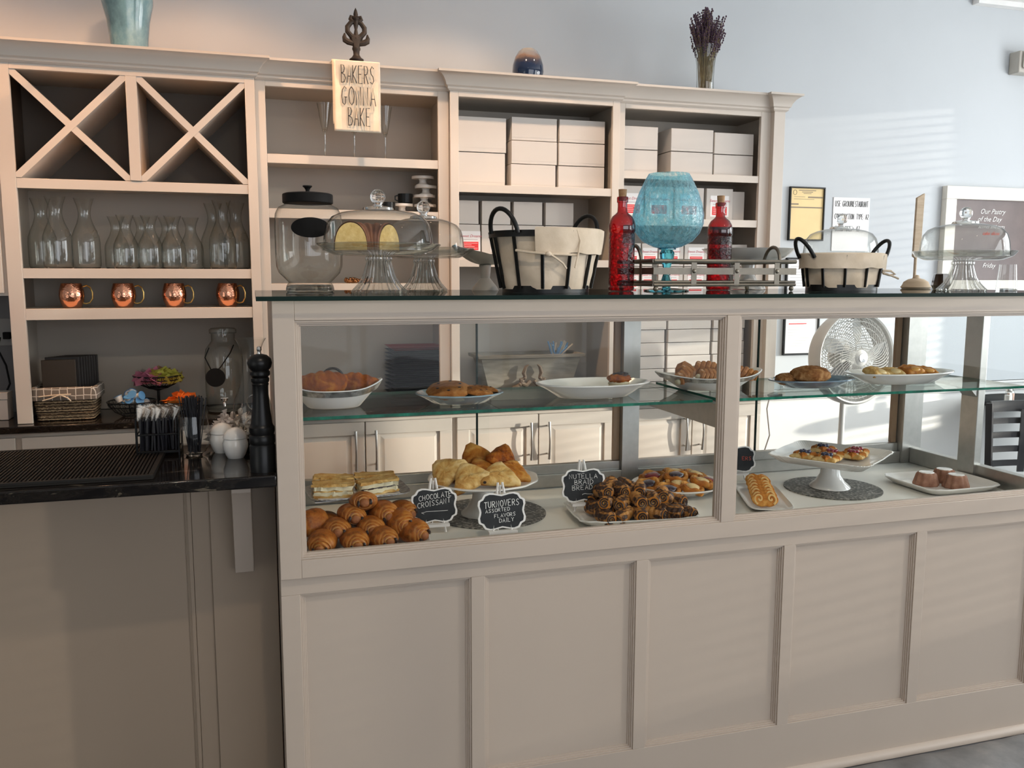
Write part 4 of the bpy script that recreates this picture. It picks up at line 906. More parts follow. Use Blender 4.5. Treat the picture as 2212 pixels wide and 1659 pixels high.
# far left corner: outlets, cords
t = thing('wall_outlet', 'wall outlet with black plug at the far left edge', 'outlet', (-1.03, YW-.0125, 1.27)); 
obj('plate', MB().box(-.04, .04, -.006, -.0, -.06, .06), plain('outlet_plate', (.30,.28,.26), .4), t, bevel=.002); obj('plug', MB().box(-.014, .014, -.034, -.0065, -.03, .0), M['blackm'], t, bevel=.003)
tag(obj('power_cord', MB().tube([(-1.05,2.07,1.25),(-1.06,2.06,1.20),(-1.03,2.05,1.13),(-1.02,2.05,1.05),(-1.05,2.04,.98),(-1.09,2.02,.93),(-1.12,1.99,.9205)], .004, 6), M['blackm']), 'black power cord hanging from the outlet at far left', 'cord')
t = thing('paper_cup_box', 'small cream box standing on the worktop at far left edge', 'box', (-1.03, 1.93, ZW))
obj('carton', MB().box(-.035, .035, -.04, .04, 0, .085), M['box'], t, bevel=.002); obj('lid', MB().box(-.037, .037, -.042, .042, .0855, .115), M['box'], t, bevel=.002)
# ================================================================ ON THE GRANITE BAR
ZB = 1.0408
t = thing('bar_mat', 'ribbed black rubber bar mat on the granite bar', 'mat', (-.70, .25, ZB))
mb = MB().box(-.5, .460, -.215, .200, 0, .004); frame_boxes(mb, -.5, .460, -.215, .200, .012, 0, .010).v
mb = MB().box(-.5, .460, -.215, .200, 0, .004).box(-.5, .460, -.215, -.203, .004, .011).box(-.5, .460, .188, .200, .004, .011).box(.448, .460, -.203, .188, .004, .011)
obj('mat_base', mb, M['rubber'], t, bevel=.001)
mb = MB()
for k in range(108): x = -.49+k*.0087; mb.box(x, x+.0040, -.203, .188, .004, .010)
tag(obj('ribs', mb, M['rubber'], t, smooth=0), kind='stuff')
t = thing('pepper_mill', 'tall black turned wooden pepper mill at the corner of the bar', 'pepper mill', (.0095, .058, ZB)); t.scale = (1, 1, 1.055)
obj('mill_body', MB().lathe([(0,0),(.0305,0),(.0305,.060),(.0285,.064),(.0305,.068),(.0305,.084),(.028,.087),(.0305,.094),(.0305,.104),(.027,.108),(.0255,.113),(.021,.150),(.0185,.180),(.0188,.200),(.0205,.204),(.019,.207),(.0215,.211),(.0215,.218),(.0195,.220)], 48), M['black'], t)
obj('mill_head', MB().lathe([(.019,.221),(.024,.226),(.024,.233),(.021,.236),(.027,.243),(.0295,.253),(.027,.263),(.018,.271),(.006,.274),(0,.274)], 48), M['black'], t)
obj('knob', MB().lathe([(0,.273),(.005,.274),(.004,.279),(.0065,.284),(.005,.290),(0,.292)], 20), plain('chrome_knob', (.7,.68,.65), .15, 1), t)
t = thing('glass_carafe', 'tall flared glass carafe with round seal behind the pepper mill', 'carafe', (-.012, .33, ZB))
obj('carafe_body', MB().lathe([(0,.003),(.046,.003),(.050,.008),(.052,.02),(.052,.10),(.050,.125),(.042,.155),(.030,.190),(.0235,.225),(.022,.245),(.026,.270),(.034,.295),(.042,.308)], 40), M['glass'], t)
obj('base', MB().lathe([(0,0),(.048,0),(.050,.006),(0,.007)], 24), M['crystal'], t)
obj('seal', MB().tube([(.017*math.cos(a)+.004, -.0475+.010*abs(math.cos(a))**2-.003, .140+.020*math.sin(a)) for a in [2*PI*i/20 for i in range(20)]], .0014, 6, closed=True), M['crystal'], t)
def cellar():
    t = thing('salt_cellar', 'round white ceramic lidded pot at the front, beside the pepper mill', 'pot', (-.058, .235, ZB), 0, 'round white ceramic pots')
    obj('pot', MB().lathe([(0,0),(.020,0),(.026,.010),(.032,.028),(.0325,.040),(.029,.052),(0,.054)], 36), M['white'], t)
    obj('lid', MB().lathe([(.0305,.053),(.0305,.057),(.027,.066),(.018,.076),(.008,.0805),(0,.0815)], 36), M['white'], t); return t
c0 = cellar(); dup(c0, 'round white ceramic lidded pot tucked behind the other, nearer the straws', (-.094, .32, ZB))
t = thing('tumbler', 'stemless glass tumbler holding thin black stirrers', 'glass', (-.165, .30, ZB))
obj('glass_body', MB().lathe([(0,.004),(.020,.004),(.030,.010),(.040,.030),(.0425,.052),(.040,.080),(.036,.108)], 40), M['glass'], t)
obj('glass_foot', MB().lathe([(0,0),(.020,0),(.022,.006),(0,.007)], 28), M['crystal'], t)
random.seed(4); stm = plain('black_stirrer', (.015,.015,.02), .35); t0 = None
for k in range(46):
    a = random.uniform(0, 2*PI); r = .019*math.sqrt(random.random()); tilt = (random.uniform(-.14, .14), random.uniform(-.14, .16), 0); p = (-.165+r*math.cos(a), .30+r*math.sin(a), ZB+.009)
    if t0 is None: t0 = tag(obj('stirrer', MB().tube([(0,0,0),(0,0,.150)], .0016, 5), stm, loc=p, rot=tilt), 'thin black plastic stirrer in the stemless tumbler', 'stirrer', 'black stirrers in the tumbler')
    else: dup(t0, 'thin black plastic stirrer in the stemless tumbler', p, rot=tilt)
t = thing('straw_caddy', 'black wire caddy packed with wrapped black straws left of the tumbler', 'caddy', (-.255, .36, ZB))
mb = MB()
for z in (.012, .058): mb.tube([(x, y, z) for x, y in ((-.052,-.048),(.052,-.048),(.052,.048),(-.052,.048))], .0025, 6, closed=True)
for x in (-.052, .052):
    for y in (-.048, .048): mb.tube([(x, y, .0), (x, y, .105)], .003, 6)
mb.box(-.052, .052, -.048, .048, .008, .012)
obj('wire_frame', mb, M['black'], t)
clear = glass_thin('clear_wrapper', (.93,.90,.87), (.72,.66,.62), 1.5, 60, .6, .15, boost=2.6); t0 = None
for k in range(110):
    x = random.uniform(-.046, .046); y = random.uniform(-.042, .042); p = (-.255+x, .36+y, ZB+.0128); rot = (random.uniform(-.05, .05), random.uniform(-.07, .07), 0)
    if t0 is None:
        t0 = thing('straw', 'black straw in a clear wrapper, packed in the wire caddy', 'straw', p, 0, 'wrapped straws in the caddy', rot=rot)
        obj('straw_tube', MB().tube([(0,0,0),(0,0,.088)], .0028, 5), stm, t0)
        obj('wrapper_tip', MB().add([(-.006,0,.080),(.006,.002,.080),(.008,-.003,.112),(-.005,.003,.116),(.001,.006,.096)], [(0,1,2,3),(0,4,3),(1,4,2)]), clear, t0, smooth=0)
    else: dup(t0, 'black straw in a clear wrapper, packed in the wire caddy', p, rot=rot)
# heap of clear wrapped candies between tumbler and mill
t = thing('candy_dish', 'dark dish heaped with clear wrapped mints behind the white pots', 'dish', (-.050, .392, ZB)); t.scale = (1.25, .92, 1)
obj('dish', MB().lathe([(0,0),(.04,0),(.060,.03),(.056,.03),(.038,.004),(0,.004)], 32, sx=1.15), M['black'], t)
t0 = None
for k in range(100):
    a = random.uniform(0, 2*PI); r = math.sqrt(random.random()); p = (-.050+.078*r*math.cos(a), .392+.045*r*math.sin(a), ZB+.034+.060*(1-r*r)*random.uniform(.5, 1.1)); rot = tuple(random.uniform(0, 6) for _ in range(3))
    if t0 is None:
        t0 = tag(obj('wrapped_mint', MB().ball((0,0,0), .010, .007, .007, 8, 6).add([(.007,0,0),(.022,.010,.005),(.022,-.010,-.005)], [(0,1,2)]).add([(-.007,0,0),(-.022,.010,-.005),(-.022,-.010,.005)], [(0,1,2)]), nz('clear_mint_wrapper', [(.3,(.50,.44,.40)),(.7,(.78,.72,.67))], 40, .15, coat=.6), loc=p, rot=rot, smooth=0), 'clear wrapped mint in the heap behind the white pots', 'mint', 'wrapped mints in the dish')
    else: dup(t0, 'clear wrapped mint in the heap behind the white pots', p, rot=rot)
# ================================================================ IN THE CASE: floor (FZ) and shelf (SZ)
FZ = .8004; SZ = 1.1654
def pastry(name, lo, mid, hi, sc=22, bm=.5, rough=.45, coat=.15, scale=(1,1,1)): return nz(name, [(.36, lo), (.5, mid), (.63, hi)], sc, rough, 6, bm, sc*2.5, .006, scale, .6, .15, 0)
D_gold = pastry('golden_pastry', (.30,.085,.008), (.47,.17,.022), (.62,.31,.07), 26)
D_brown = pastry('dark_baked_pastry', (.15,.032,.002), (.33,.08,.005), (.50,.17,.018), 38, .8, .5, .0)
D_pale = pastry('pale_puff_pastry', (.45,.22,.05), (.62,.39,.13), (.74,.54,.25), 24, .8)
D_core = pastry('brown_dough_core', (.24,.08,.03), (.33,.13,.05), (.42,.18,.07), 30, .2)
CHOC = nz('dark_chocolate', [(.3, (.018,.008,.006)), (.7, (.045,.02,.013))], 50, .35, bmp=.4)
CREAM = nz('custard_cream', [(.3, (.62,.54,.34)), (.7, (.76,.70,.50))], 40, .5, bmp=.4)
def layered():
    m, nt, b = nm('laminated_dough'); v = texco(nt)
    sp = N(nt, 'ShaderNodeSeparateXYZ'); nt.links.new(v, sp.inputs[0])
    vv = N(nt, 'ShaderNodeCombineXYZ'); nt.links.new(sp.outputs['X'], vv.inputs[0]); nt.links.new(sp.outputs['Z'], vv.inputs[2])
    ln = N(nt, 'ShaderNodeVectorMath', operation='LENGTH'); nt.links.new(vv.outputs[0], ln.inputs[0])
    ad = N(nt, 'ShaderNodeMath', operation='MULTIPLY_ADD'); nt.links.new(noise_n(nt, 28, 3, .5, v), ad.inputs[0]); ad.inputs[1].default_value = .020; nt.links.new(ln.outputs['Value'], ad.inputs[2])
    yy = N(nt, 'ShaderNodeMath', operation='MULTIPLY_ADD'); nt.links.new(sp.outputs['Y'], yy.inputs[0]); yy.inputs[1].default_value = .45; nt.links.new(ad.outputs[0], yy.inputs[2])
    mu = N(nt, 'ShaderNodeMath', operation='MULTIPLY'); nt.links.new(yy.outputs[0], mu.inputs[0]); mu.inputs[1].default_value = 620
    si = N(nt, 'ShaderNodeMath', operation='SINE'); nt.links.new(mu.outputs[0], si.inputs[0])
    c1 = ramp(nt, noise_n(nt, 30, 6, .65, v), [(.36, (.13,.033,.002)), (.5, (.31,.085,.008)), (.72, (.48,.18,.025))])
    fr = N(nt, 'ShaderNodeMapRange'); nt.links.new(sp.outputs['Y'], fr.inputs[0]); fr.inputs[1].default_value = -.008; fr.inputs[2].default_value = -.040; fr.inputs[3].default_value = 0; fr.inputs[4].default_value = .55
    s2 = N(nt, 'ShaderNodeMapRange'); nt.links.new(si.outputs[0], s2.inputs[0]); s2.inputs[1].default_value = -.2; s2.inputs[2].default_value = .9
    m2 = N(nt, 'ShaderNodeMath', operation='MULTIPLY'); nt.links.new(fr.outputs[0], m2.inputs[0]); nt.links.new(s2.outputs[0], m2.inputs[1])
    mx = N(nt, 'ShaderNodeMixRGB'); nt.links.new(m2.outputs[0], mx.inputs[0]); nt.links.new(c1, mx.inputs[1]); mx.inputs[2].default_value = (.58,.30,.08,1)
    nt.links.new(mx.outputs[0], b.inputs['Base Color']); b.inputs['Roughness'].default_value = .4; b.inputs['Specular IOR Level'].default_value = .3
    bump(nt, b, noise_n(nt, 60, 4, .6, v), .5, .004); return m
D_lam = layered()
def choc_croissant(label, loc, rot, s=1.0, seed=0):
    """rolled pastry, axis along local Y, the cut end with its swirl towards -Y"""
    t = thing('chocolate_croissant', label, 'croissant', loc, 0, 'chocolate croissants piled on the white tray', rot=rot)
    prof = [(-.043, .10), (-.044, .24), (-.042, .36), (-.0385, .40), (-.0395, .50), (-.037, .62), (-.033, .66), (-.0335, .74), (-.029, .84), (-.024, .87), (-.022, .93), (-.012, 1.0), (-.004, 1.0), (.006, 1.03), (.018, 1.0), (.030, .88), (.038, .68), (.042, .40), (.043, .12)]
    R = []
    for y, r in prof:
        ring = []
        for k in range(28):
            a = 2*PI*k/28
            q = 1+.05*noise.noise(Vector((math.cos(a)*1.3+seed, math.sin(a)*1.3, y*30+seed)))
            zz = math.sin(a)*.0285*r*q; xx = math.cos(a)*.0375*r*q
            zz = zz*(.82 if zz < 0 else 1.0) - (1-r)*.006
            ring.append((xx, y, zz))
        R.append(ring)
    obj('baked_dough', MB().rings(R), D_lam, t, smooth=50)
    core = MB().ball((0, -.040, -.004), .013, .009, .0115, 14, 10); obj('dough_core', core, D_core, t)
    for sx in (-1, 1):
        obj('chocolate_baton', MB().ball((sx*.0165, -.0405, -.004+.002*sx), .0045, .006, .0085, 8, 6, fn=lambda d: 1+.25*noise.noise(d*3)), CHOC, t)
    if s != 1: t.scale = (s, s, s)
    return t
cro = [('at the front left corner of the tray', .150, .092, .832, (.15,.05,-.25)), ('at the front, second from the left', .232, .090, .830, (.05,.0,.10)), ('at the front, third from the left', .305, .092, .830, (0,-.1,.35)), ('at the right end of the tray, tilted', .392, .115, .834, (.1,-.5,.55)),
       ('centre left in the second row', .192, .140, .850, (-.1,.1,-.05)), ('centre in the second row', .280, .140, .847, (-.05,0,.05)), ('rolled on its side at the right of the second row', .358, .148, .853, (.1,-.75,.3)), ('against the window frame at far left, seen from its back', .132, .165, .864, (.2,.9,-1.1)),
       ('in the third row at left, below the topmost', .236, .180, .873, (-.05,.25,.15)), ('in the third row at right, below the topmost', .322, .185, .873, (.05,-.2,.25)), ('topmost of the pile', .268, .195, .903, (-.28,0,-.02)), ('half hidden at the back right of the pile', .378, .225, .860, (0,-.4,.6)),
       ('at the back left under the others', .175, .24, .840, (0,.1,.1)), ('at the back centre under the others', .262, .235, .848, (0,.1,.1)), ('at the back right under the others', .345, .25, .836, (0,-.1,.1))]
for k, (lb, x, y, z_, rt) in enumerate(cro): choc_croissant('golden chocolate filled croissant '+lb, (x, y, z_+.004), rt, 1.0, k*3.7)
def tray(name, label, loc, w_, d_, rz=0, rimh=.018, mat=None, wav=.006, group=None, cat='tray', dip=.004):
    t = thing(name, label, cat, loc, rz, group); n = 96
    def ring(f, z, wv):
        pts = []
        for k in range(n):
            a = 2*PI*k/n; c, s_ = math.cos(a), math.sin(a); e = .32
            q = 1+wv*math.cos(a*14)
            pts.append((math.copysign(abs(c)**e, c)*w_*f*q, math.copysign(abs(s_)**e, s_)*d_*f*q, z+wv*rimh*10*.4*math.cos(a*6)*f))
        return pts
    mb = MB().rings([ring(.78, 0, 0), ring(.86, .004, 0), ring(1.0, rimh, wav), ring(1.0, rimh+.003, wav), ring(.985, rimh+.0035, wav), ring(.86, dip+.003, 0), ring(.80, dip, 0)])
    obj('tray_dish', mb, mat or M['white'], t); return t
tray('serving_tray', 'white scalloped ceramic tray under the chocolate croissants', (.262, .170, FZ), .172, .135, 0, .017)
tray('serving_tray', 'white ceramic tray with flared rim under the chocolate dipped rolls', (1.065, .205, FZ), .185, .130, -.12, .022, wav=.010)
tray('serving_tray', 'small clear white tray under the palmier pastries', (1.555, .255, FZ), .070, .165, -.38, .012, wav=0)
tray('serving_tray', 'long white scalloped tray holding three mini bundt cakes', (2.325, .30, FZ), .125, .20, -.62, .020, wav=.010) if False else tray('serving_tray', 'long white scalloped tray holding three mini bundt cakes', (2.25, .245, FZ), .150, .13, .0, .022, wav=.010)
# napoleons on a silver tray raised on a hidden white stand
t = thing('cake_stand', 'white pedestal under the silver tray of cream slices', 'cake stand', (.262, .33, FZ))
obj('pedestal', MB().lathe([(0,0),(.055,0),(.052,.008),(.02,.03),(.018,.08),(.05,.1),(.055,.104),(0,.104)], 32), M['white'], t)
tray('serving_tray', 'silver edged rectangular tray of cream slices at far left', (.265, .30, FZ+.1045), .140, .095, .06, .010, M['silver'], wav=.004)
t = thing('paper_liner', 'white paper liner between cream slices and silver tray', 'paper', (.258, .30, FZ+.1095), .1)
obj('paper', MB().box(-.125, .115, -.082, .075, 0, .0012), M['sticker'], t)
def napoleon(label, loc, rz, tilt=0, dark=False):
    t = thing('cream_slice', label, 'pastry', loc, 0, 'layered cream slices', rot=(0, tilt, rz))
    def lay(z0, h, s_, jag):
        R = []
        for z in (z0, z0+h):
            R.append([(x+random.uniform(-jag, jag), y+random.uniform(-jag, jag), z+random.uniform(-jag, jag)*.4) for x, y in [(-.052*s_+.104*s_*k/10, -.024*s_) for k in range(10)]+[(.052*s_, -.024*s_+.048*s_*k/5) for k in range(5)]+[(.052*s_-.104*s_*k/10, .024*s_) for k in range(10)]+[(-.052*s_, .024*s_-.048*s_*k/5) for k in range(5)]])
        return MB().rings(R)
    obj('bottom_crust', lay(0, .007, 1.04, .003), D_pale, t, smooth=25)
    obj('cream_layer', lay(.006, .011, 1.0, .0045), CREAM, t)
    obj('middle_crust', lay(.016, .004, 1, .0015), CHOC if dark else D_pale, t, smooth=25)
    obj('cream_layer', lay(.020, .012, 1.0, .0045), CREAM, t)
    obj('top_crust', lay(.031, .008, 1.08, .0035), D_pale, t, smooth=25); return t
zn = FZ+.1112
napoleon('flaky cream slice at the front left of the silver tray', (.195, .265, zn), -.12); napoleon('flaky cream slice with a dark layer, at the right end of the silver tray', (.320, .272, zn), .12, -.05, True)
napoleon('flaky cream slice at back left of the silver tray', (.200, .335, zn+.002), -.05, .06); napoleon('flaky cream slice at back right of the silver tray', (.318, .332, zn+.001), -.1)
# turnovers on the white cake stand
def ceramic_stand(label, loc, R, h, square=False, rz=0):
    t = thing('cake_stand', label, 'cake stand', loc, rz)
    obj('pedestal', MB().lathe([(0,0),(.068,.001),(.066,.007),(.048,.022),(.034,.045),(.030,h-.028),(.040,h-.014),(0,h-.012)], 40), M['white'], t)
    if square:
        n = 120
        def ring(f, z, wv):
            P_ = []
            for k in range(n):
                a = 2*PI*k/n; c, s_ = math.cos(a), math.sin(a); q = 1+wv*math.cos(a*36)
                P_.append((math.copysign(abs(c)**.22, c)*R*f*q, math.copysign(abs(s_)**.22, s_)*R*f*q, z))
            return P_
        mb = MB().rings([ring(.35, h-.013, 0), ring(.82, h-.012, 0), ring(.98, h+.010, .012), ring(1.0, h+.013, .015), ring(.985, h+.015, .012), ring(.84, h-.004, 0), ring(.80, h-.006, 0)])
    else:
        def ring(f, z, wv): return [(R*f*(1+wv*math.cos(k*2*PI/96*12))*math.cos(2*PI*k/96), R*f*(1+wv*math.cos(k*2*PI/96*12))*math.sin(2*PI*k/96), z) for k in range(96)]
        mb = MB().rings([ring(.25, h-.013, 0), ring(.85, h-.010, 0), ring(1, h, .010), ring(1, h+.004, .012), ring(.97, h+.005, .01), ring(.88, h-.002, 0)])
    obj('plate', mb, M['white'], t); return t
gl_ = nz('grey_glitter_disc', [(.40, (.045,.045,.04)), (.52, (.12,.115,.10)), (.66, (.40,.38,.34))], 110, .5, 3, bmp=.6, bsc=160)
def mat_disc(label, loc, r):
    t = thing('placemat', label, 'placemat', loc); obj('disc', MB().lathe([(0,0),(r,0),(r,.003),(0,.003)], 72), gl_, t); return t
mat_disc('round grey glitter mat under the turnovers stand', (.668, .355, FZ), .172); mat_disc('round grey glitter mat under the square cake stand', (1.872, .325, FZ), .160)
ceramic_stand('white round pedestal stand piled with turnovers', (.645, .345, FZ+.0032), .166, .110)
ceramic_stand('white square pedestal stand with scalloped rim and fruit danishes', (1.868, .335, FZ+.0032), .168, .105, True, .62)
def puff(t, name, mat, pts, h, seed=0, ang=60):
    """a puffed, folded pastry pillow over an outline"""
    c = Vector((sum(p[0] for p in pts)/len(pts), sum(p[1] for p in pts)/len(pts))); n = len(pts); m = 6; out = []
    for i in range(n):
        a, b = Vector(pts[i]), Vector(pts[(i+1) % n])
        for k in range(m): out.append(a.lerp(b, k/m))
    R = []
    for f, z in ((.80, 0), (.97, h*.12), (1.02, h*.35), (.98, h*.65), (.84, h*.88), (.58, h*1.0), (.28, h*1.03), (.08, h*1.0)):
        R.append([(c.x+(p.x-c.x)*f*(1+.05*noise.noise(Vector((p.x*40+seed, p.y*40, z*60)))), c.y+(p.y-c.y)*f*(1+.05*noise.noise(Vector((p.x*40, p.y*40+seed, z*60)))), z+.003*noise.noise(Vector((p.x*50+seed, p.y*50, f*4)))) for p in out])
    return obj(name, MB().rings(R), mat, t, smooth=ang)
def turnover(label, loc, rot, mat, seed, white=False):
    t = thing('turnover', label, 'pastry', loc, 0, 'turnovers on the white stand', rot=rot)
    puff(t, 'crust', mat, [(-.058,-.034), (0,-.038), (.058,-.034), (.060,-.020), (.032,.028), (.008,.054), (-.008,.054), (-.032,.028), (-.060,-.020)], .027, seed)
    puff(t, 'folded_edge', D_pale if mat is not D_pale else D_gold, [(-.058,-.034), (.058,-.034), (.052,-.020), (-.052,-.020)], .016, seed+2)
    if white: obj('filling_hole', MB().ball((-.045,-.034,.014), .006, .003, .006, 8, 6), CHOC, t)
    return t
zt_ = FZ+.109
for lb, loc, rot, mt, wh in (('pale turnover standing on edge at far left of the stand', (.530, .315, zt_+0.031), (.5,-.75,.2), D_pale, 0), ('pale turnover leaning at front left of the stand', (.585, .262, zt_+0.023), (.7,-.35,.05), D_pale, 0),
    ('brown turnover peaking at the back centre of the pile', (.635, .395, zt_+0.049), (1.0,-.35,.1), D_gold, 0), ('dark brown turnover at the back right of the pile', (.712, .380, zt_+0.045), (.9,.55,.1), D_brown, 0),
    ('golden turnover buried in the middle of the pile', (.640, .330, zt_+0.021), (.5,.1,.4), D_gold, 0), ('sugared white turnover at the front of the stand', (.668, .250, zt_+0.023), (.55,.1,-.15), D_pale, 1),
    ('golden turnover lying at the right of the stand', (.725, .315, zt_+0.017), (.3,.3,-.3), D_gold, 0), ('golden turnover low at the back left of the stand', (.575, .375, zt_+0.017), (.4,-.1,.6), D_gold, 0)):
    turnover(lb, loc, rot, mt, random.uniform(0, 50), wh)
# ------------------------------------------------ chalkboard signs
def sign(label, loc, rz, w_, h_, lines, cat='sign', chalk=None, lean=-.16):
    t = thing('chalkboard_sign', label, cat, loc, rz, 'mini chalkboard signs on white easels')
    def plaque(k):
        pts = []
        a, b = w_/2*k, h_/2*k; q = [(-1,-.55),(-.97,-.62),(-.90,-.66),(-.84,-.70),(-.80,-.80),(-.74,-.92),(-.55,-1.0),(-.35,-.98),(-.15,-.92),(0,-.88)]
        half = [(x, z) for x, z in q]
        quad = half+[(-x, z) for x, z in reversed(half[:-1])]
        left = [(1,-.55),(1.02,-.35),(.97,-.15),(.95,0),(.97,.15),(1.02,.35),(1,.55)]
        pts = quad+left[1:-1]+[(x, -z) for x, z in reversed(quad)]+[(-x, z) for x, z in reversed(left[1:-1])]
        return [(x*a, z*b+h_/2+.028) for x, z in pts]
    Lm = Matrix.Rotation(lean, 4, 'X')
    obj('white_border', MB().prism(plaque(1.0), .001, .006, RX90).xf(Lm), M['wood_w'], t, smooth=0, bevel=.0008)
    obj('slate_face', MB().prism(plaque(.91), .0062, .0066, RX90).xf(Lm), M['slate'], t, smooth=0)
    lt = MB()
    for txt, x, z, h, cw, gap, slope, r in lines:
        if txt == '~': lt.tube([(x-.5*cw, -.0074, z), (x-.46*cw, -.0074, z+h), (x-.25*cw, -.0074, z+h*1.8), (0+x, -.0074, z+h), (x+.25*cw, -.0074, z+h*.9), (x+.5*cw, -.0074, z+h*.2)], r, 5)
        elif txt == 'tick': lt.tube([(x-.4*cw, -.0074, z-h), (x-.5*cw, -.0074, z), (x-.3*cw, -.0074, z+h), (x+.5*cw, -.0074, z+h)], r, 5)
        else: letters(lt, txt, x, z, h, cw, gap, r, slope, y=-.0074, center=True, jit=.06)
    obj('lettering', lt.xf(Lm), chalk or M['chalk'], t)
    ez = MB(); ww = M['wood_w']
    for s in (-1, 1):
        obj('easel_leg', MB().tube([(s*.030, -.006, .002), (s*.006, .030, h_+.052)], .0034, 4), ww, t, smooth=0)
    obj('easel_leg', MB().tube([(0, .062, .002), (0, .028, h_+.045)], .003, 4), ww, t, smooth=0)
    obj('ledge', MB().box(-.040, .040, -.016, .002, .020, .0275), ww, t)
    return t
sign('chalkboard sign reading chocolate croissant, beside the croissant pile', (.468, .205, FZ), -.05, .128, .098, [('CHOCOLATE', .003, .092, .014, .0080, .0026, .10, .0009), ('CROISSANT', .001, .072, .0145, .0085, .0026, .12, .0009), ('tick', .0, .058, .003, .075, 0, 0, .0007)])
sign('chalkboard sign reading turnovers assorted flavors daily, at the front', (.632, .088, FZ), -.05, .132, .102, [('TURNOVERS', .0, .089, .017, .0084, .0028, .06, .0011), ('ASSORTED', -.012, .076, .0095, .0066, .0022, .06, .0008), ('FLAVORS', .008, .062, .0100, .0066, .0022, .06, .0008), ('DAILY', .014, .048, .0105, .0072, .0022, .06, .0008)])
sign('chalkboard sign reading nutella braid bread, behind the dipped rolls', (.936, .255, FZ+.012), -.08, .134, .100, [('NUTELLA', .0, .100, .0135, .0100, .0030, -.02, .0008), ('BRAID', .004, .082, .0135, .0100, .0034, .0, .0008), ('BREAD', -.004, .065, .0135, .0100, .0034, .02, .0008), ('~', .012, .050, .002, .034, 0, 0, .0007)])
sign('black sign with red lettering half hidden by the centre post of the case', (1.618, .52, FZ), -.10, .146, .092, [('FLOWERS', .0, .070, .0125, .0095, .0030, .0, .0010)], chalk=M['redchalk']) if False else sign('black sign with red lettering half hidden by the centre post of the case', (1.618, .52, FZ), -.10, .146, .092, [('ERS', .040, .070, .0125, .0095, .0030, .0, .0010)], chalk=M['redchalk'])
# ------------------------------------------------ nutella braid rolls
SW = nz('chocolate_streaked_dough', [(.38, (.025,.009,.005)), (.48, (.055,.022,.010)), (.54, (.38,.16,.035)), (.72, (.54,.29,.09))], 34, .45, 4, bmp=.5, bsc=70, bdist=.004, dist=1.2, scale=(1,.45,1), spec=.3); t0 = None; random.seed(21)
spots = []
for row, (yy, zz, n, x0, x1) in enumerate(((.125, .029, 6, .955, 1.205), (.165, .058, 5, .965, 1.170), (.215, .034, 5, .955, 1.215), (.215, .078, 3, .985, 1.10), (.27, .045, 4, .98, 1.20), (.255, .082, 2, 1.01, 1.08))):
    for k in range(n): spots.append((x0+(x1-x0)*k/(n-1)+random.uniform(-.006, .006), yy+random.uniform(-.008, .008), FZ+zz+random.uniform(-.003, .003), row))
def roll_at(loc, rot, lab):
    t = thing('chocolate_roll', lab, 'pastry', loc, 0, 'chocolate dipped pastry rolls', rot=rot)
    R = []
    for k in range(15):
        y = -.036+.072*k/14; r = .0195*(1+.08*math.sin(k*1.9))*(.86 if k in (0, 14) else 1); R.append([(r*1.1*math.cos(2*PI*j/18), y, r*math.sin(2*PI*j/18)) for j in range(18)])
    obj('rolled_dough', MB().rings(R), SW, t)
    sp_ = [(.0150*(1-k/26)*math.cos(k*.55), -.0375, .0150*(1-k/26)*math.sin(k*.55)) for k in range(25)]
    obj('chocolate_spiral', MB().tube(sp_, .0024, 5), CHOC, t)
    obj('end_face', MB().lathe([(0,-.001),(.0160,-.001),(.0172,.0008),(0,.0008)], 18).xf(Tm((0,-.0363,0), rx=PI/2)), D_gold, t)
    return t
rows_ = ('front bottom row', 'second layer near the front', 'middle bottom row', 'top of the heap', 'back row', 'peak of the heap at the back')
cnt = {}
for x, y, z_, row in spots:
    cnt[row] = cnt.get(row, 0)+1; lab = 'chocolate dipped pastry roll, %s, number %s from the left' % (rows_[row], ('one','two','three','four','five','six','seven')[cnt[row]-1])
    rot = (random.uniform(-.45, .1), random.uniform(-3, 3), random.uniform(-.75, .65))
    if t0 is None: t0 = roll_at((x, y, z_), rot, lab)
    else: dup(t0, lab, (x, y, z_), rot=rot)
# ------------------------------------------------ danishes on the white oval plate
def oval_plate(name, label, loc, rx, ry, h, mat, rz=0, cat='plate', ridge=0):
    t = thing(name, label, cat, loc, rz); n = 96
    def ring(f, z): return [(rx*f*(1+ridge*math.cos(20*2*PI*k/n))*math.cos(2*PI*k/n), ry*f*(1+ridge*math.cos(20*2*PI*k/n))*math.sin(2*PI*k/n), z) for k in range(n)]
    obj('dish', MB().rings([ring(.55, 0), ring(.62, .001), ring(.82, h*.6), ring(1, h), ring(1, h+.003), ring(.97, h+.0035), ring(.80, h*.55+.003), ring(.60, .005)]), mat, t); return t
oval_plate('dinner_plate', 'white round plate of filled danishes behind the dipped rolls', (1.345, .43, FZ), .160, .140, .030, M['white'])
def danish(label, loc, rot, fill, grp, s=1):
    t = thing('danish', label, 'pastry', loc, 0, grp, rot=rot); n = 28; s = s*1.15; R = []
    for f, z in ((.75, 0), (.98, .004), (1.03, .013), (.95, .021), (.75, .023), (.58, .016), (.3, .013)):
        R.append([(.040*s*f*(1+.08*math.cos(4*2*PI*k/n)+.04*math.cos(7*2*PI*k/n))*math.cos(2*PI*k/n), .034*s*f*(1+.08*math.cos(4*2*PI*k/n))*math.sin(2*PI*k/n), z+.003*math.sin(5*2*PI*k/n)*f) for k in range(n)])
    obj('pastry_base', MB().rings(R), D_gold, t, smooth=50)
    obj('filling', MB().ball((0,0,.019), .024*s, .019*s, .009, 16, 8, fn=lambda d: 1+.12*noise.noise(d*3)), fill, t); return t
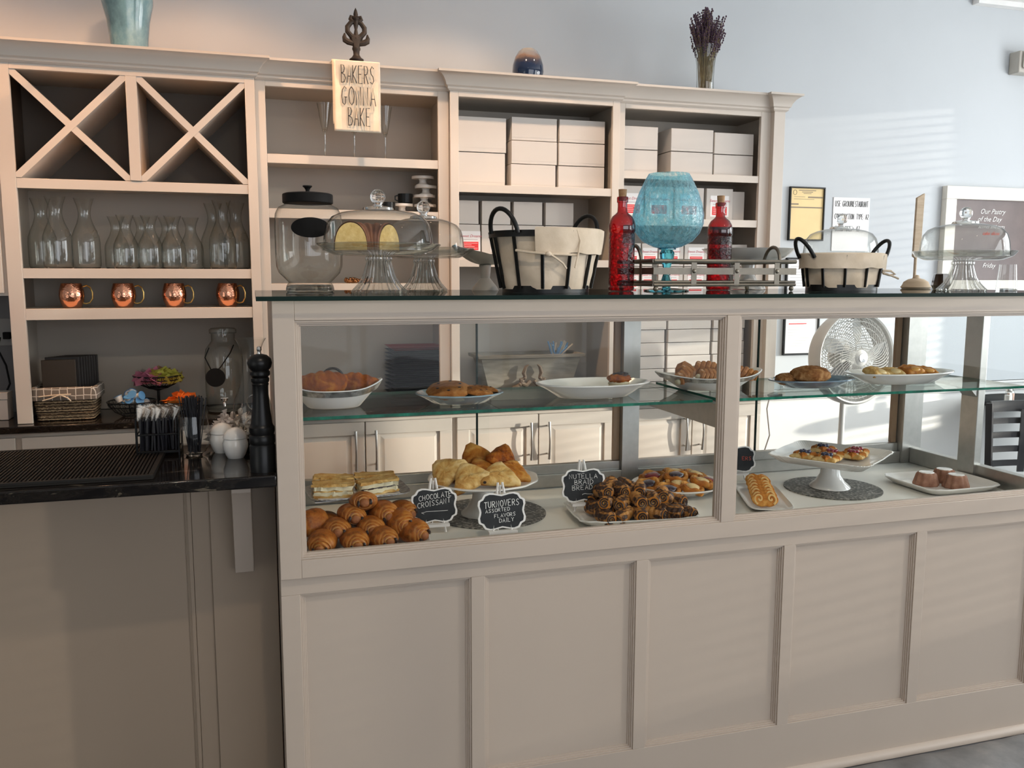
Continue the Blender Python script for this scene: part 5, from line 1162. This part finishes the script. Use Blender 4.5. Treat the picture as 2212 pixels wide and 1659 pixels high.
JAMD = nz('dark_fruit_jam', [(.3, (.015,.008,.015)), (.7, (.05,.02,.03))], 60, .15, coat=.5); JAMR = nz('red_berry_jam', [(.3, (.16,.01,.012)), (.7, (.35,.03,.03))], 60, .15, coat=.5); CHE = nz('cheese_filling', [(.3, (.66,.45,.18)), (.7, (.78,.60,.30))], 40, .4)
zd = FZ+.010
for lb, x, y, z_, rt, fl in (('dark jam danish at front centre of the round plate', 1.262, .345, .010, (.25,0,.2), JAMD), ('pale cheese danish at front right of the round plate', 1.345, .345, .010, (.25,.1,.6), CHE), ('dark jam danish at the left rim of the round plate', 1.225, .415, .012, (.15,-.25,.4), JAMD),
    ('red jam danish at back left of the round plate', 1.275, .485, .020, (.2,-.1,0), JAMR), ('dark jam danish at the centre back of the round plate', 1.335, .435, .030, (.2,0,.3), JAMD), ('pale cheese danish at the back of the round plate', 1.365, .505, .024, (0,.1,.3), CHE),
    ('golden danish with white icing at back right of the plate', 1.420, .465, .022, (.1,.25,.2), CHE), ('pale cheese danish at right of the round plate', 1.405, .390, .016, (.2,.2,.5), CHE), ('red jam danish tucked under at the right rim', 1.450, .420, .006, (.1,.4,0), JAMR), ('plain golden danish in the middle of the pile', 1.315, .385, .014, (.1,0,.9), CHE)):
    danish(lb, (x, y, zd+z_), rt, fl, 'danishes on the round plate')
# ------------------------------------------------ palmiers
PM = nz('palmier_top', [(.3, (.50,.26,.07)), (.55, (.68,.44,.16)), (.8, (.78,.60,.30))], 30, .5, bmp=.5, scale=(1,1,1))
t0 = None
for k in range(8):
    u = k/7; p = (1.488+.122*u, .140+.235*u, FZ+.036)
    lab = 'palmier pastry in the leaning row, %s' % ('frontmost facing the window', 'second from front', 'third from front', 'fourth from front', 'fifth from front', 'sixth from front', 'seventh from front', 'rearmost')[k]
    if t0 is None:
        t0 = thing('palmier', lab, 'pastry', p, 0, 'palmiers in a leaning row', rot=(-.55, 0, -.35))
        mb = MB()
        for s in (-1, 1):
            sp_ = [(s*(.018+(.0165-.0165*q/16)*math.cos(-1.2+q*.48)), 0, .002+(.0185-.0175*q/16)*math.sin(-1.2+q*.48)) for q in range(17)]
            mb.tube(sp_, [.0045]*17, 6)
        obj('coiled_rim', mb, PM, t0)
        body = MB().prism([(.036*math.cos(a)*(1+.12*abs(math.cos(a))), .024*math.sin(a)*(1-.28*math.exp(-(math.cos(a)*4)**2)*(1 if math.sin(a) > 0 else .5))) for a in [2*PI*i/40 for i in range(40)]], -.0045, .002, RX90)
        obj('dough', body, D_gold, t0, bevel=.0015)
    else: dup(t0, lab, p, rot=(-.55+random.uniform(-.08, .08), random.uniform(-.1, .1), -.35+random.uniform(-.08, .08)))
# ------------------------------------------------ fruit danishes on the square stand
zq = FZ+.107; BERRY = nz('dark_blueberries', [(.3, (.012,.012,.035)), (.7, (.05,.05,.10))], 80, .3); CHER = nz('red_cherries', [(.3, (.12,.008,.015)), (.7, (.30,.02,.035))], 80, .15, coat=.5)
def fruit_danish(label, loc, rz, fr):
    t = thing('fruit_danish', label, 'pastry', loc, rz, 'fruit danishes on the square stand')
    puff(t, 'pastry_square', D_pale, [(-.038,-.038), (.038,-.038), (.038,.038), (-.038,.038)], .014, random.uniform(0, 9))
    for a in range(4): o = puff(t, 'folded_corner', D_gold, [(-.040,-.008), (-.022,-.020), (-.012,-.004), (-.022,.014)], .020, a); o.rotation_euler.z = a*PI/2
    obj('cheese_layer', MB().ball((0,0,.014), .024, .024, .006), CREAM, t)
    mb = MB(); 
    for q in range(7): mb.ball((.013*math.cos(q*.9)*(q > 0), .013*math.sin(q*.9)*(q > 0), .021), .0068, nu=10, nv=8)
    obj('berries', mb, fr, t); return t
for lb, x, y, rz, fr in (('blueberry danish at the left corner of the square stand', 1.772, .345, .5, BERRY), ('blueberry danish at the back of the square stand', 1.895, .415, .7, BERRY), ('blueberry danish at the front left of the square stand', 1.812, .282, .6, BERRY), ('cherry danish in the middle of the square stand', 1.868, .330, .4, CHER), ('cherry danish at the right of the square stand', 1.930, .300, .6, CHER), ('plain edged cherry danish at far right of the square stand', 1.975, .340, .8, CHER)):
    fruit_danish(lb, (x, y, zq+(.002)), rz, fr)
# ------------------------------------------------ mini bundts
BR = nz('brown_sugared_cake', [(.3, (.20,.085,.05)), (.6, (.32,.16,.10)), (.85, (.50,.32,.24))], 45, .75, bmp=.5)
t0 = None
for lb, x, y, s_ in (('mini bundt cake at left of the long tray, paler sides', 2.205, .265, 1), ('mini bundt cake behind, at right of the long tray', 2.300, .285, 1.02), ('mini bundt cake in front, at right of the long tray', 2.275, .205, 1.02)):
    if t0 is None:
        t0 = thing('mini_bundt_cake', lb, 'cake', (x, y, FZ+.0045), 0, 'mini bundt cakes')
        obj('cake_body', MB().lathe([(0,0),(.040,0),(.041,.006),(.037,.018),(.032,.036),(.029,.042),(.024,.044)], 60, rib=.05, ribn=10, cap1=True), BR, t0)
        obj('white_icing', MB().lathe([(0,.046),(.020,.046),(.0245,.0445),(.025,.0435),(0,.0435)], 40), M['white'], t0)
    else: dup(t0, lb, (x, y, FZ+.0045), scale=s_)
# ================================================================ ON THE GLASS SHELF
def boat_bowl(label, loc, w_, d_, h, rz=0):
    t = thing('serving_bowl', label, 'bowl', loc, rz, 'white and silver boat shaped bowls on the glass shelf'); n = 72
    def ring(f, z, out=0, fl=0):
        P_ = []
        for k in range(n):
            a = 2*PI*k/n; c, s_ = math.cos(a), math.sin(a); e = out*abs(c)**5
            P_.append((w_*f*c*(1+e), d_*f*s_, z+fl*abs(c)**4*h*.45))
        return P_
    obj('bowl_wall', MB().rings([ring(.55, 0), ring(.60, .003), ring(.84, h*.6, .05, .5), ring(1, h, .12, 1), ring(.985, h+.003, .12, 1), ring(.80, h*.55, .05, .4), ring(.55, .006)]), M['white'], t)
    mb = MB().rings([ring(.995, h*.98+.001, .12, 1), ring(1.006, h*.99+.001, .12, 1), ring(.935, h*.70, .08, .7), ring(.925, h*.70, .08, .7)], closed=True)
    obj('silver_band', mb, M['silver'], t); return t
boat_bowl('white boat shaped bowl with silver rim holding croissants, at far left', (.200, .235, SZ), .118, .080, .050)
boat_bowl('white boat shaped bowl with silver rim holding cream twists', (1.372, .30, SZ), .165, .10, .040)
def crescent(label, loc, rz, s=1, rx=0):
    t = thing('croissant', label, 'croissant', loc, 0, 'crescent croissants in the bowl', rot=(rx, 0, rz)); R = []
    n = 60
    for k in range(n):
        u = -1+2*k/(n-1); a = u*1.15; cx, cy = .055*math.sin(a), -.055*math.cos(a)+.05
        r = .027*(1-abs(u)**1.7*.80)*(1+.16*abs(math.sin(u*8.5))); T = Vector((math.cos(a), math.sin(a), 0)); nn = Vector((-T.y, T.x, 0))
        R.append([Vector((cx, cy, .024))+nn*(r*math.cos(2*PI*j/20))+Vector((0,0,1))*(r*1.05*math.sin(2*PI*j/20)) for j in range(20)])
    obj('baked_dough', MB().rings(R), D_brown, t, smooth=60); t.scale = (s,)*3; return t
cr0 = crescent('large brown croissant at the front of the silver rimmed bowl', (.172, .215, SZ+.040), .1, 1.22, .35); crescent('brown croissant at the right of the silver rimmed bowl', (.262, .245, SZ+.036), -.5, 1.05, .2)
crescent('brown croissant behind, at the left of the silver rimmed bowl', (.150, .275, SZ+.032), .5, 1.0, .1)
bluec = plain('pale_blue_glaze', (.26,.36,.42), .15, coat=.4)
oval_plate('blue_plate', 'pale blue plate of cookies on the glass shelf', (.548, .235, SZ), .124, .105, .026, bluec, ridge=.01)
oval_plate('white_platter', 'deep oval white platter with a single eclair', (.955, .240, SZ), .176, .105, .040, M['white'])
oval_plate('blue_plate', 'blue plate holding two scones, behind right window', (1.715, .25, SZ), .152, .085, .024, plain('slate_blue_glaze', (.14,.21,.28), .12, coat=.5), ridge=.0)
oval_plate('white_platter', 'oval white platter of cheese pastries at the right of the shelf', (2.065, .26, SZ), .205, .10, .036, M['white'])
CK = pastry('cookie_dough', (.22,.075,.014), (.31,.12,.028), (.40,.18,.055), 40, .6, .75, 0)
def cookie(label, loc, rot, s=1):
    t = thing('cookie', label, 'cookie', loc, 0, 'cookies on the pale blue plate', rot=rot)
    obj('cookie_disc', MB().lathe([(0,0),(.044,.001),(.050,.005),(.046,.011),(.030,.017),(0,.019)], 36, rib=.015, ribn=9), CK, t)
    mb = MB()
    for q in range(6): a = q*1.1; mb.ball((.027*math.cos(a), .027*math.sin(a), .0165), .004, .004, .0025, 6, 5)
    obj('chips', mb, CHOC, t); t.scale = (s,)*3; return t
cookie('large chip cookie leaning at the front left of the blue plate', (.512, .212, SZ+.030), (.24,-.12,.1), 1.25); cookie('cookie at front centre right of the pale blue plate', (.588, .205, SZ+.026), (.18,.1,.5), 1.0)
cookie('cookie at the right rim of the pale blue plate', (.618, .245, SZ+.026), (.1,.12,1), .9); cookie('cookie at the back of the pale blue plate', (.570, .275, SZ+.020), (0,.1,2), 1.1)
t = thing('eclair', 'short chocolate topped cream puff alone on the oval platter', 'pastry', (1.030, .225, SZ+.018), .1)
obj('bottom_pastry', MB().ball((0,0,.010), .036, .022, .010), D_pale, t); obj('cream', MB().ball((0,0,.020), .035, .021, .010, fn=lambda d: 1+.06*noise.noise(d*6)), CREAM, t)
obj('top_pastry', MB().ball((0,0,.034), .037, .025, .015, 28, 14, fn=lambda d: 1+.30*noise.noise(d*3.5)), D_brown, t); obj('chocolate_icing', MB().ball((.006,0,.044), .027, .019, .009, 24, 12, fn=lambda d: 1+.35*noise.noise(d*4)), CHOC, t)
TWM = nz('sugar_dusted_pastry', [(.3, (.22,.07,.010)), (.56, (.38,.15,.03)), (.72, (.66,.52,.40))], 34, .6, bmp=.6)
def twist(label, loc, rot):
    t = thing('cream_twist', label, 'pastry', loc, 0, 'sugar dusted cream twists', rot=rot); mb = MB()
    for k in range(5):
        x = -.032+.016*k; mb.tube([(x-.008, -.018, .006), (x-.002, -.016, .024), (x+.004, 0, .034-.002*abs(k-2)), (x+.008, .016, .022), (x+.010, .018, .006)], [.006, .009, .010, .009, .006], 8)
    obj('twisted_dough', mb, TWM, t); obj('cream_end', MB().ball((-.040, -.004, .014), .009, .012, .010), CREAM, t); obj('dough_core', MB().ball((0,0,.013), .038, .017, .016), D_gold, t); return t
tw0 = twist('sugar dusted cream twist at the left end of the bowl', (1.275, .275, SZ+.030), (0,-.3,.5))
for lb, p, rt in (('sugar dusted cream twist at front centre of the bowl', (1.345, .262, SZ+.026), (0,.1,.2)), ('sugar dusted cream twist at back left of the bowl', (1.300, .335, SZ+.040), (0,-.1,1.0)), ('sugar dusted cream twist stacked at the centre', (1.372, .320, SZ+.044), (.1,.1,-.3)), ('sugar dusted cream twist just behind the centre post', (1.425, .290, SZ+.034), (0,0,.8)), ('sugar dusted cream twist at the right end of the bowl', (1.478, .280, SZ+.028), (0,.25,-.4)), ('sugar dusted cream twist at back right of the bowl', (1.455, .345, SZ+.036), (0,.1,.3))):
    dup(tw0, lb, p, rot=rt)
def scone(label, loc, s, rz):
    t = thing('scone', label, 'pastry', loc, rz, 'scones on the blue plate')
    obj('baked_dough', MB().ball((0,0,.026), .062, .045, .027, 28, 16, fn=lambda d: 1+.14*noise.noise(d*2.2)+.05*noise.noise(d*7)), pastry('scone_crust', (.17,.06,.015), (.30,.12,.035), (.50,.26,.10), 34, .8, .7, 0), t); t.scale = (s,)*3; return t
scone('large craggy brown scone in the middle of the blue plate', (1.690, .225, SZ+.012), 1.12, 0); scone('smaller flatter brown scone at the left of the blue plate', (1.618, .245, SZ+.010), .72, .4)
t0 = None
for lb, p, rt, s_ in (('folded cheese pastry at the left of the oval platter', (1.945, .235, SZ+.030), (.3,.1,.2), 1.0), ('folded cheese pastry second along the oval platter', (2.015, .245, SZ+.026), (.2,0,-.2), 1.05), ('orange glazed pastry at the centre right of the platter', (2.085, .240, SZ+.032), (.25,-.1,.1), 1.0), ('orange glazed pastry at the right end of the platter', (2.150, .245, SZ+.026), (.2,.1,-.3), .9)):
    t = thing('cheese_pastry', lb, 'pastry', p, 0, 'cheese pastries on the oval platter', rot=rt)
    gl = 'orange' in lb
    puff(t, 'crust', D_gold if gl else D_pale, [(-.038,-.028), (.038,-.028), (.042,.02), (0,.036), (-.042,.02)], .024, s_*7)
    obj('filling', MB().ball((.006,-.012,.019), .022, .016, .008), nz('orange_filling', [(.3,(.60,.25,.04)),(.7,(.75,.40,.09))], 30, .3) if gl else CHE, t)
# ================================================================ ON THE BACK WALL, RIGHT
def framed(name, label, x0, x1, z0, z1, fm, fw, paper, cat, depth=.018, inner=.0):
    t = thing(name, label, cat, (x0, YW-.001, z0)); w_, h_ = x1-x0, z1-z0
    obj('frame', frame_boxes(MB(), 0, w_, 0, h_, fw, -depth, 0), fm, t, bevel=.002)
    obj('sheet', MB().box(fw, w_-fw, -depth*.5, -.001, fw, h_-fw), paper, t); return t
kr = plain('yellow_certificate_paper', (.82,.62,.30), .6, var=.06, sc=6)
t = framed('certificate', 'yellow licence certificate in thin black frame beside the shelf hutch', 2.876, 3.104, 1.715, 2.011, M['black'], .008, kr, 'certificate')
gp = plain('grey_print_ink', (.28,.22,.15), .7)
mb = MB()
for x0, x1, z_, h in ((.06,.17,.275,.004),(.08,.15,.266,.004),(.09,.14,.258,.003),(.03,.10,.24,.002),(.03,.16,.228,.002),(.12,.215,.236,.008),(.012,.06,.197,.008),(.012,.215,.180,.007)): mb.box(x0, x1, -.0100, -.0092, z_, z_+h)
mb.tube([(.035+.011*math.cos(a), -.0096, .265+.013*math.sin(a)) for a in [2*PI*i/16 for i in range(16)]], .0012, 4, closed=True)
obj('print', mb, gp, t)
t = thing('notice_sign', 'white use group restaurant occupancy sign behind a glass dome', 'sign', (3.169, YW-.001, 1.66))
obj('panel', MB().box(0, .245, -.004, 0, 0, .301), M['sticker'], t, bevel=.001)
mb = MB(); r_ = .0012
letters(mb, 'USE GROUP:', .012, .250, .032, .0105, .0030, r_, y=-.0048); letters(mb, 'RESTAURANT', .122, .250, .032, .0088, .0026, r_, y=-.0048)
letters(mb, 'CONSTRUCTION', .012, .180, .030, .0088, .0026, r_, y=-.0048); letters(mb, 'TYPE: A2', .158, .180, .030, .0094, .0026, r_, y=-.0048)
letters(mb, 'OCCUPANCY:', .018, .112, .030, .0100, .0030, r_, y=-.0048); letters(mb, '47', .160, .112, .030, .0100, .003, r_, y=-.0048)
obj('lettering', mb, M['ink'], t)
t = framed('framed_notice', 'black framed printed notice with a red line, seen behind the fan', 2.872, 3.105, 1.07, 1.62, M['black'], .010, M['sticker'], 'notice')
mb = MB(); random.seed(31)
for k in range(30): mb.box(.03, random.uniform(.12, .205), -.0100, -.0092, .05+k*.0155, .052+k*.0155)
obj('print', mb, plain('grey_print_ink2', (.45,.44,.44), .7), t); obj('red_line', MB().box(.035, .15, -.0104, -.0092, .175, .181), M['red'], t)
cbm = nz('blackboard_brown', [(.3, (.085,.055,.05)), (.7, (.13,.085,.075))], 6, .35)
t = framed('framed_blackboard', 'large white framed blackboard with chalk script at the right edge', 3.92, 4.72, 1.42, 2.045, plain('cream_frame', (.80,.76,.68), .5), .075, cbm, 'blackboard', .04)
for k, (s_, x, z_, sz) in enumerate((('Our Pastry', .36, .47, .042), ('of the Day', .34, .425, .042), ('scones and tarts', .36, .385, .030), ('cake slices', .36, .345, .030), ('Friday', .36, .15, .04))):
    obj('lettering', font_mb(s_, sz, .4).xf(Matrix.Translation((x, -.0215, z_))), M['chalk'] if k != 3 else M['redchalk'], t, smooth=0)
t = thing('emergency_light', 'beige emergency light box high on the wall at the upper right', 'light fixture', (4.345, YW-.001, 2.705))
obj('housing', MB().box(0, .34, -.075, 0, 0, .125), plain('beige_plastic', (.48,.45,.40), .5), t, bevel=.006)
o = obj('lens_bezel', MB().rings([rbx(.075, .045, 0, .015), rbx(.080, .050, .012, .015), rbx(.070, .040, .014, .012)]).xf(Tm((.100,-.075,.070), rx=PI/2)), plain('bezel_plastic', (.62,.60,.55), .4), t)
mb = MB()
for k in range(16): mb.box(.036+k*.0082, .0395+k*.0082, -.0935, -.0885, .034, .106)
obj('grille', mb, plain('grey_grille', (.22,.21,.20), .4), t)
# ================================================================ FAN, TABLE, CHAIR, SHAKERS
def ztable():
    t = thing('cafe_table', 'dark round table behind the black chair', 'table', (4.42, 1.78, 0)); obj('table_top', MB().lathe([(0,.765),(.34,.765),(.345,.775),(.345,.788),(.34,.792),(0,.792)], 48), M['blackm'], t)
    obj('column', MB().lathe([(0,.02),(.04,.02),(.035,.76),(0,.764)], 20), M['blackm'], t); obj('base', MB().lathe([(0,0),(.22,0),(.21,.015),(.04,.03),(0,.03)], 32), M['blackm'], t)
ztable()
def shaker(label, loc, full):
    t = thing('salt_shaker', label, 'shaker', loc, .2, 'glass shakers on the table')
    obj('glass_body', MB().lathe([(0,.001),(.021,.001),(.022,.006),(.0215,.055),(.016,.068),(.016,.076)], 8), M['glass'], t, smooth=20)
    obj('contents', MB().lathe([(0,.003),(.0195,.003),(.0195,.052),(0,.053)], 8), full, t); obj('cap', MB().lathe([(.017,.074),(.018,.078),(.017,.088),(.010,.092),(0,.093)], 20), M['nickel'], t)
shaker('left glass shaker full of white salt on the table', (4.115, 1.74, .7925), M['sticker']); shaker('right glass shaker full of pinkish spice on the table', (4.195, 1.80, .7925), plain('pink_spice', (.60,.40,.34), .8))
t = thing('chair', 'black slatted wooden chair by the table, seen through the case end', 'chair', (3.84, 1.20, 0), -.25); t.scale = (1, 1, .965)
bk = plain('black_lacquer', (.012,.011,.013), .35)
for x, y in ((-.20, -.19), (.20, -.19)): obj('leg', MB().box(x-.018, x+.018, y-.018, y+.018, 0, .44), bk, t)
for x in (-.20, .20): obj('leg', MB().tube([(x, .20, 0), (x, .19, .45), (x, .225, .885)], .022, 4), bk, t, smooth=0)
obj('seat', MB().rings([rbx(.215, .215, .44, .04), rbx(.22, .22, .45, .04), rbx(.22, .22, .47, .04), rbx(.21, .21, .475, .04)]), bk, t)
for k in range(5):
    z0 = .535+k*.078; h = .032 if k < 4 else .060; R = []
    if k == 4: z0 = .845-.010
    for q in range(13):
        x = -.19+.38*q/12; y = .195+.035*(z0-.45)/.43+.030*(1-(x/.19)**2); R.append([(x, y, z0), (x, y+.014, z0), (x, y+.014, z0+h), (x, y, z0+h)])
    obj('back_slat', MB().rings(R), bk, t)
obj('centre_slat', MB().box(-.018, .018, .232, .240, .50, .85), bk, t)
# fan
t = thing('pedestal_fan', 'white round pedestal fan behind the display case', 'fan', (2.72, 1.32, 0), .05)
fm = plain('white_fan_plastic', (.66,.65,.62), .4); fz = 1.135
obj('base', MB().lathe([(0,0),(.20,0),(.20,.012),(.05,.035),(.025,.06),(0,.06)], 40), fm, t)
obj('pole', MB().tube([(0,.06,.03),(0,.06,.60),(0,.06,1.09)], [.016,.016,.011], 14), fm, t)
h = thing('fan_head', None, None); h.parent = t; h.location = (0, 0, fz); h.scale = (.93,)*3; h.rotation_euler = (-.05, 0, 0)
if 'label' in h: del h['label']
RX_ = Matrix.Rotation(PI/2, 4, 'X')
obj('motor_housing', MB().lathe([(0,-.15),(.045,-.145),(.062,-.12),(.065,-.06),(.050,-.045),(0,-.045)], 32).xf(RX_), fm, h)
obj('rim', MB().lathe([(.205,-.085),(.222,-.075),(.237,-.045),(.242,-.010),(.240,.018),(.232,.030),(.224,.026),(.230,.0),(.226,-.040),(.205,-.078)], 72).xf(RX_), fm, h)
def cage(zf, sgn, n=56):
    mb = MB()
    for k in range(n):
        a0 = 2*PI*k/n; pts = []
        for q in range(9):
            u = q/8; r = .042+(.228-.042)*u; a = a0+sgn*.75*u; pts.append((r*math.cos(a), r*math.sin(a), zf*(1-u**3)+.02*sgn*u**3*0))
        mb.tube(pts, .0019, 4)
    for r in (.08, .12, .155, .185, .208): mb.tube([(r*math.cos(2*PI*k/60), r*math.sin(2*PI*k/60), zf*(1-((r-.042)/.186)**3)) for k in range(60)], 0.0017, 4, closed=True)
    return mb.xf(RX_)
tag(obj('front_grille', cage(.055, 1), fm, h), kind='stuff'); tag(obj('rear_grille', cage(-.075, -1), fm, h), kind='stuff')
obj('hub_cap', MB().lathe([(0,.066),(.020,.066),(.034,.060),(.044,.052),(.044,.046),(0,.046)], 40).xf(RX_), fm, h)
obj('badge', MB().lathe([(0,.069),(.022,.0675),(.024,.064),(0,.064)], 32).xf(RX_), plain('chrome_badge', (.85,.85,.85), .15, 1), h)
bladem = plain('grey_fan_blade', (.35,.35,.34), .4)
for k in range(5):
    R = []
    for q in range(8):
        u = q/7; r = .035+.175*u; a = 2*PI*k/5+.25*u; w_ = .25+.45*math.sin(PI*min(1, u*.9+.1)); R.append([(r*math.cos(a-w_/2*.9), r*math.sin(a-w_/2*.9), -.018), (r*math.cos(a+w_/2*.9), r*math.sin(a+w_/2*.9), .012), (r*math.cos(a+w_/2*.9), r*math.sin(a+w_/2*.9), .014), (r*math.cos(a-w_/2*.9), r*math.sin(a-w_/2*.9), -.016)])
    obj('blade', MB().rings(R).xf(RX_), bladem, h)
tag(obj('fan_cord', MB().tube([(2.70,1.95,.92),(2.66,1.93,.80),(2.69,1.94,.65),(2.63,1.95,.45),(2.62,1.98,.2),(2.60,1.98,.012)], .004, 6), plain('grey_cord', (.20,.17,.15), .5)), 'thin grey cord hanging beside the shelf hutch', 'cord')
# wired bowl with iron handle behind the silver rimmed bowl, on the worktop
t = thing('iron_basket', 'dark basket with hoop handle on the worktop, behind the croissant bowl', 'basket', (.34, 1.92, ZW))
obj('hoop_handle', MB().tube([(-.06*math.cos(PI*k/14), 0, .09+.085*math.sin(PI*k/14)) for k in range(15)], .006, 8), M['black'], t); obj('basket_body', MB().lathe([(0,0),(.09,0),(.11,.09),(.115,.10),(.105,.09),(.085,.005),(0,.005)], 36, sy=.6), M['blackm'], t)
obj('cloth', MB().lathe([(.03,.04),(.10,.085),(.118,.10),(.120,.085),(.118,.075)], 36, sy=.6), M['cream'], t)
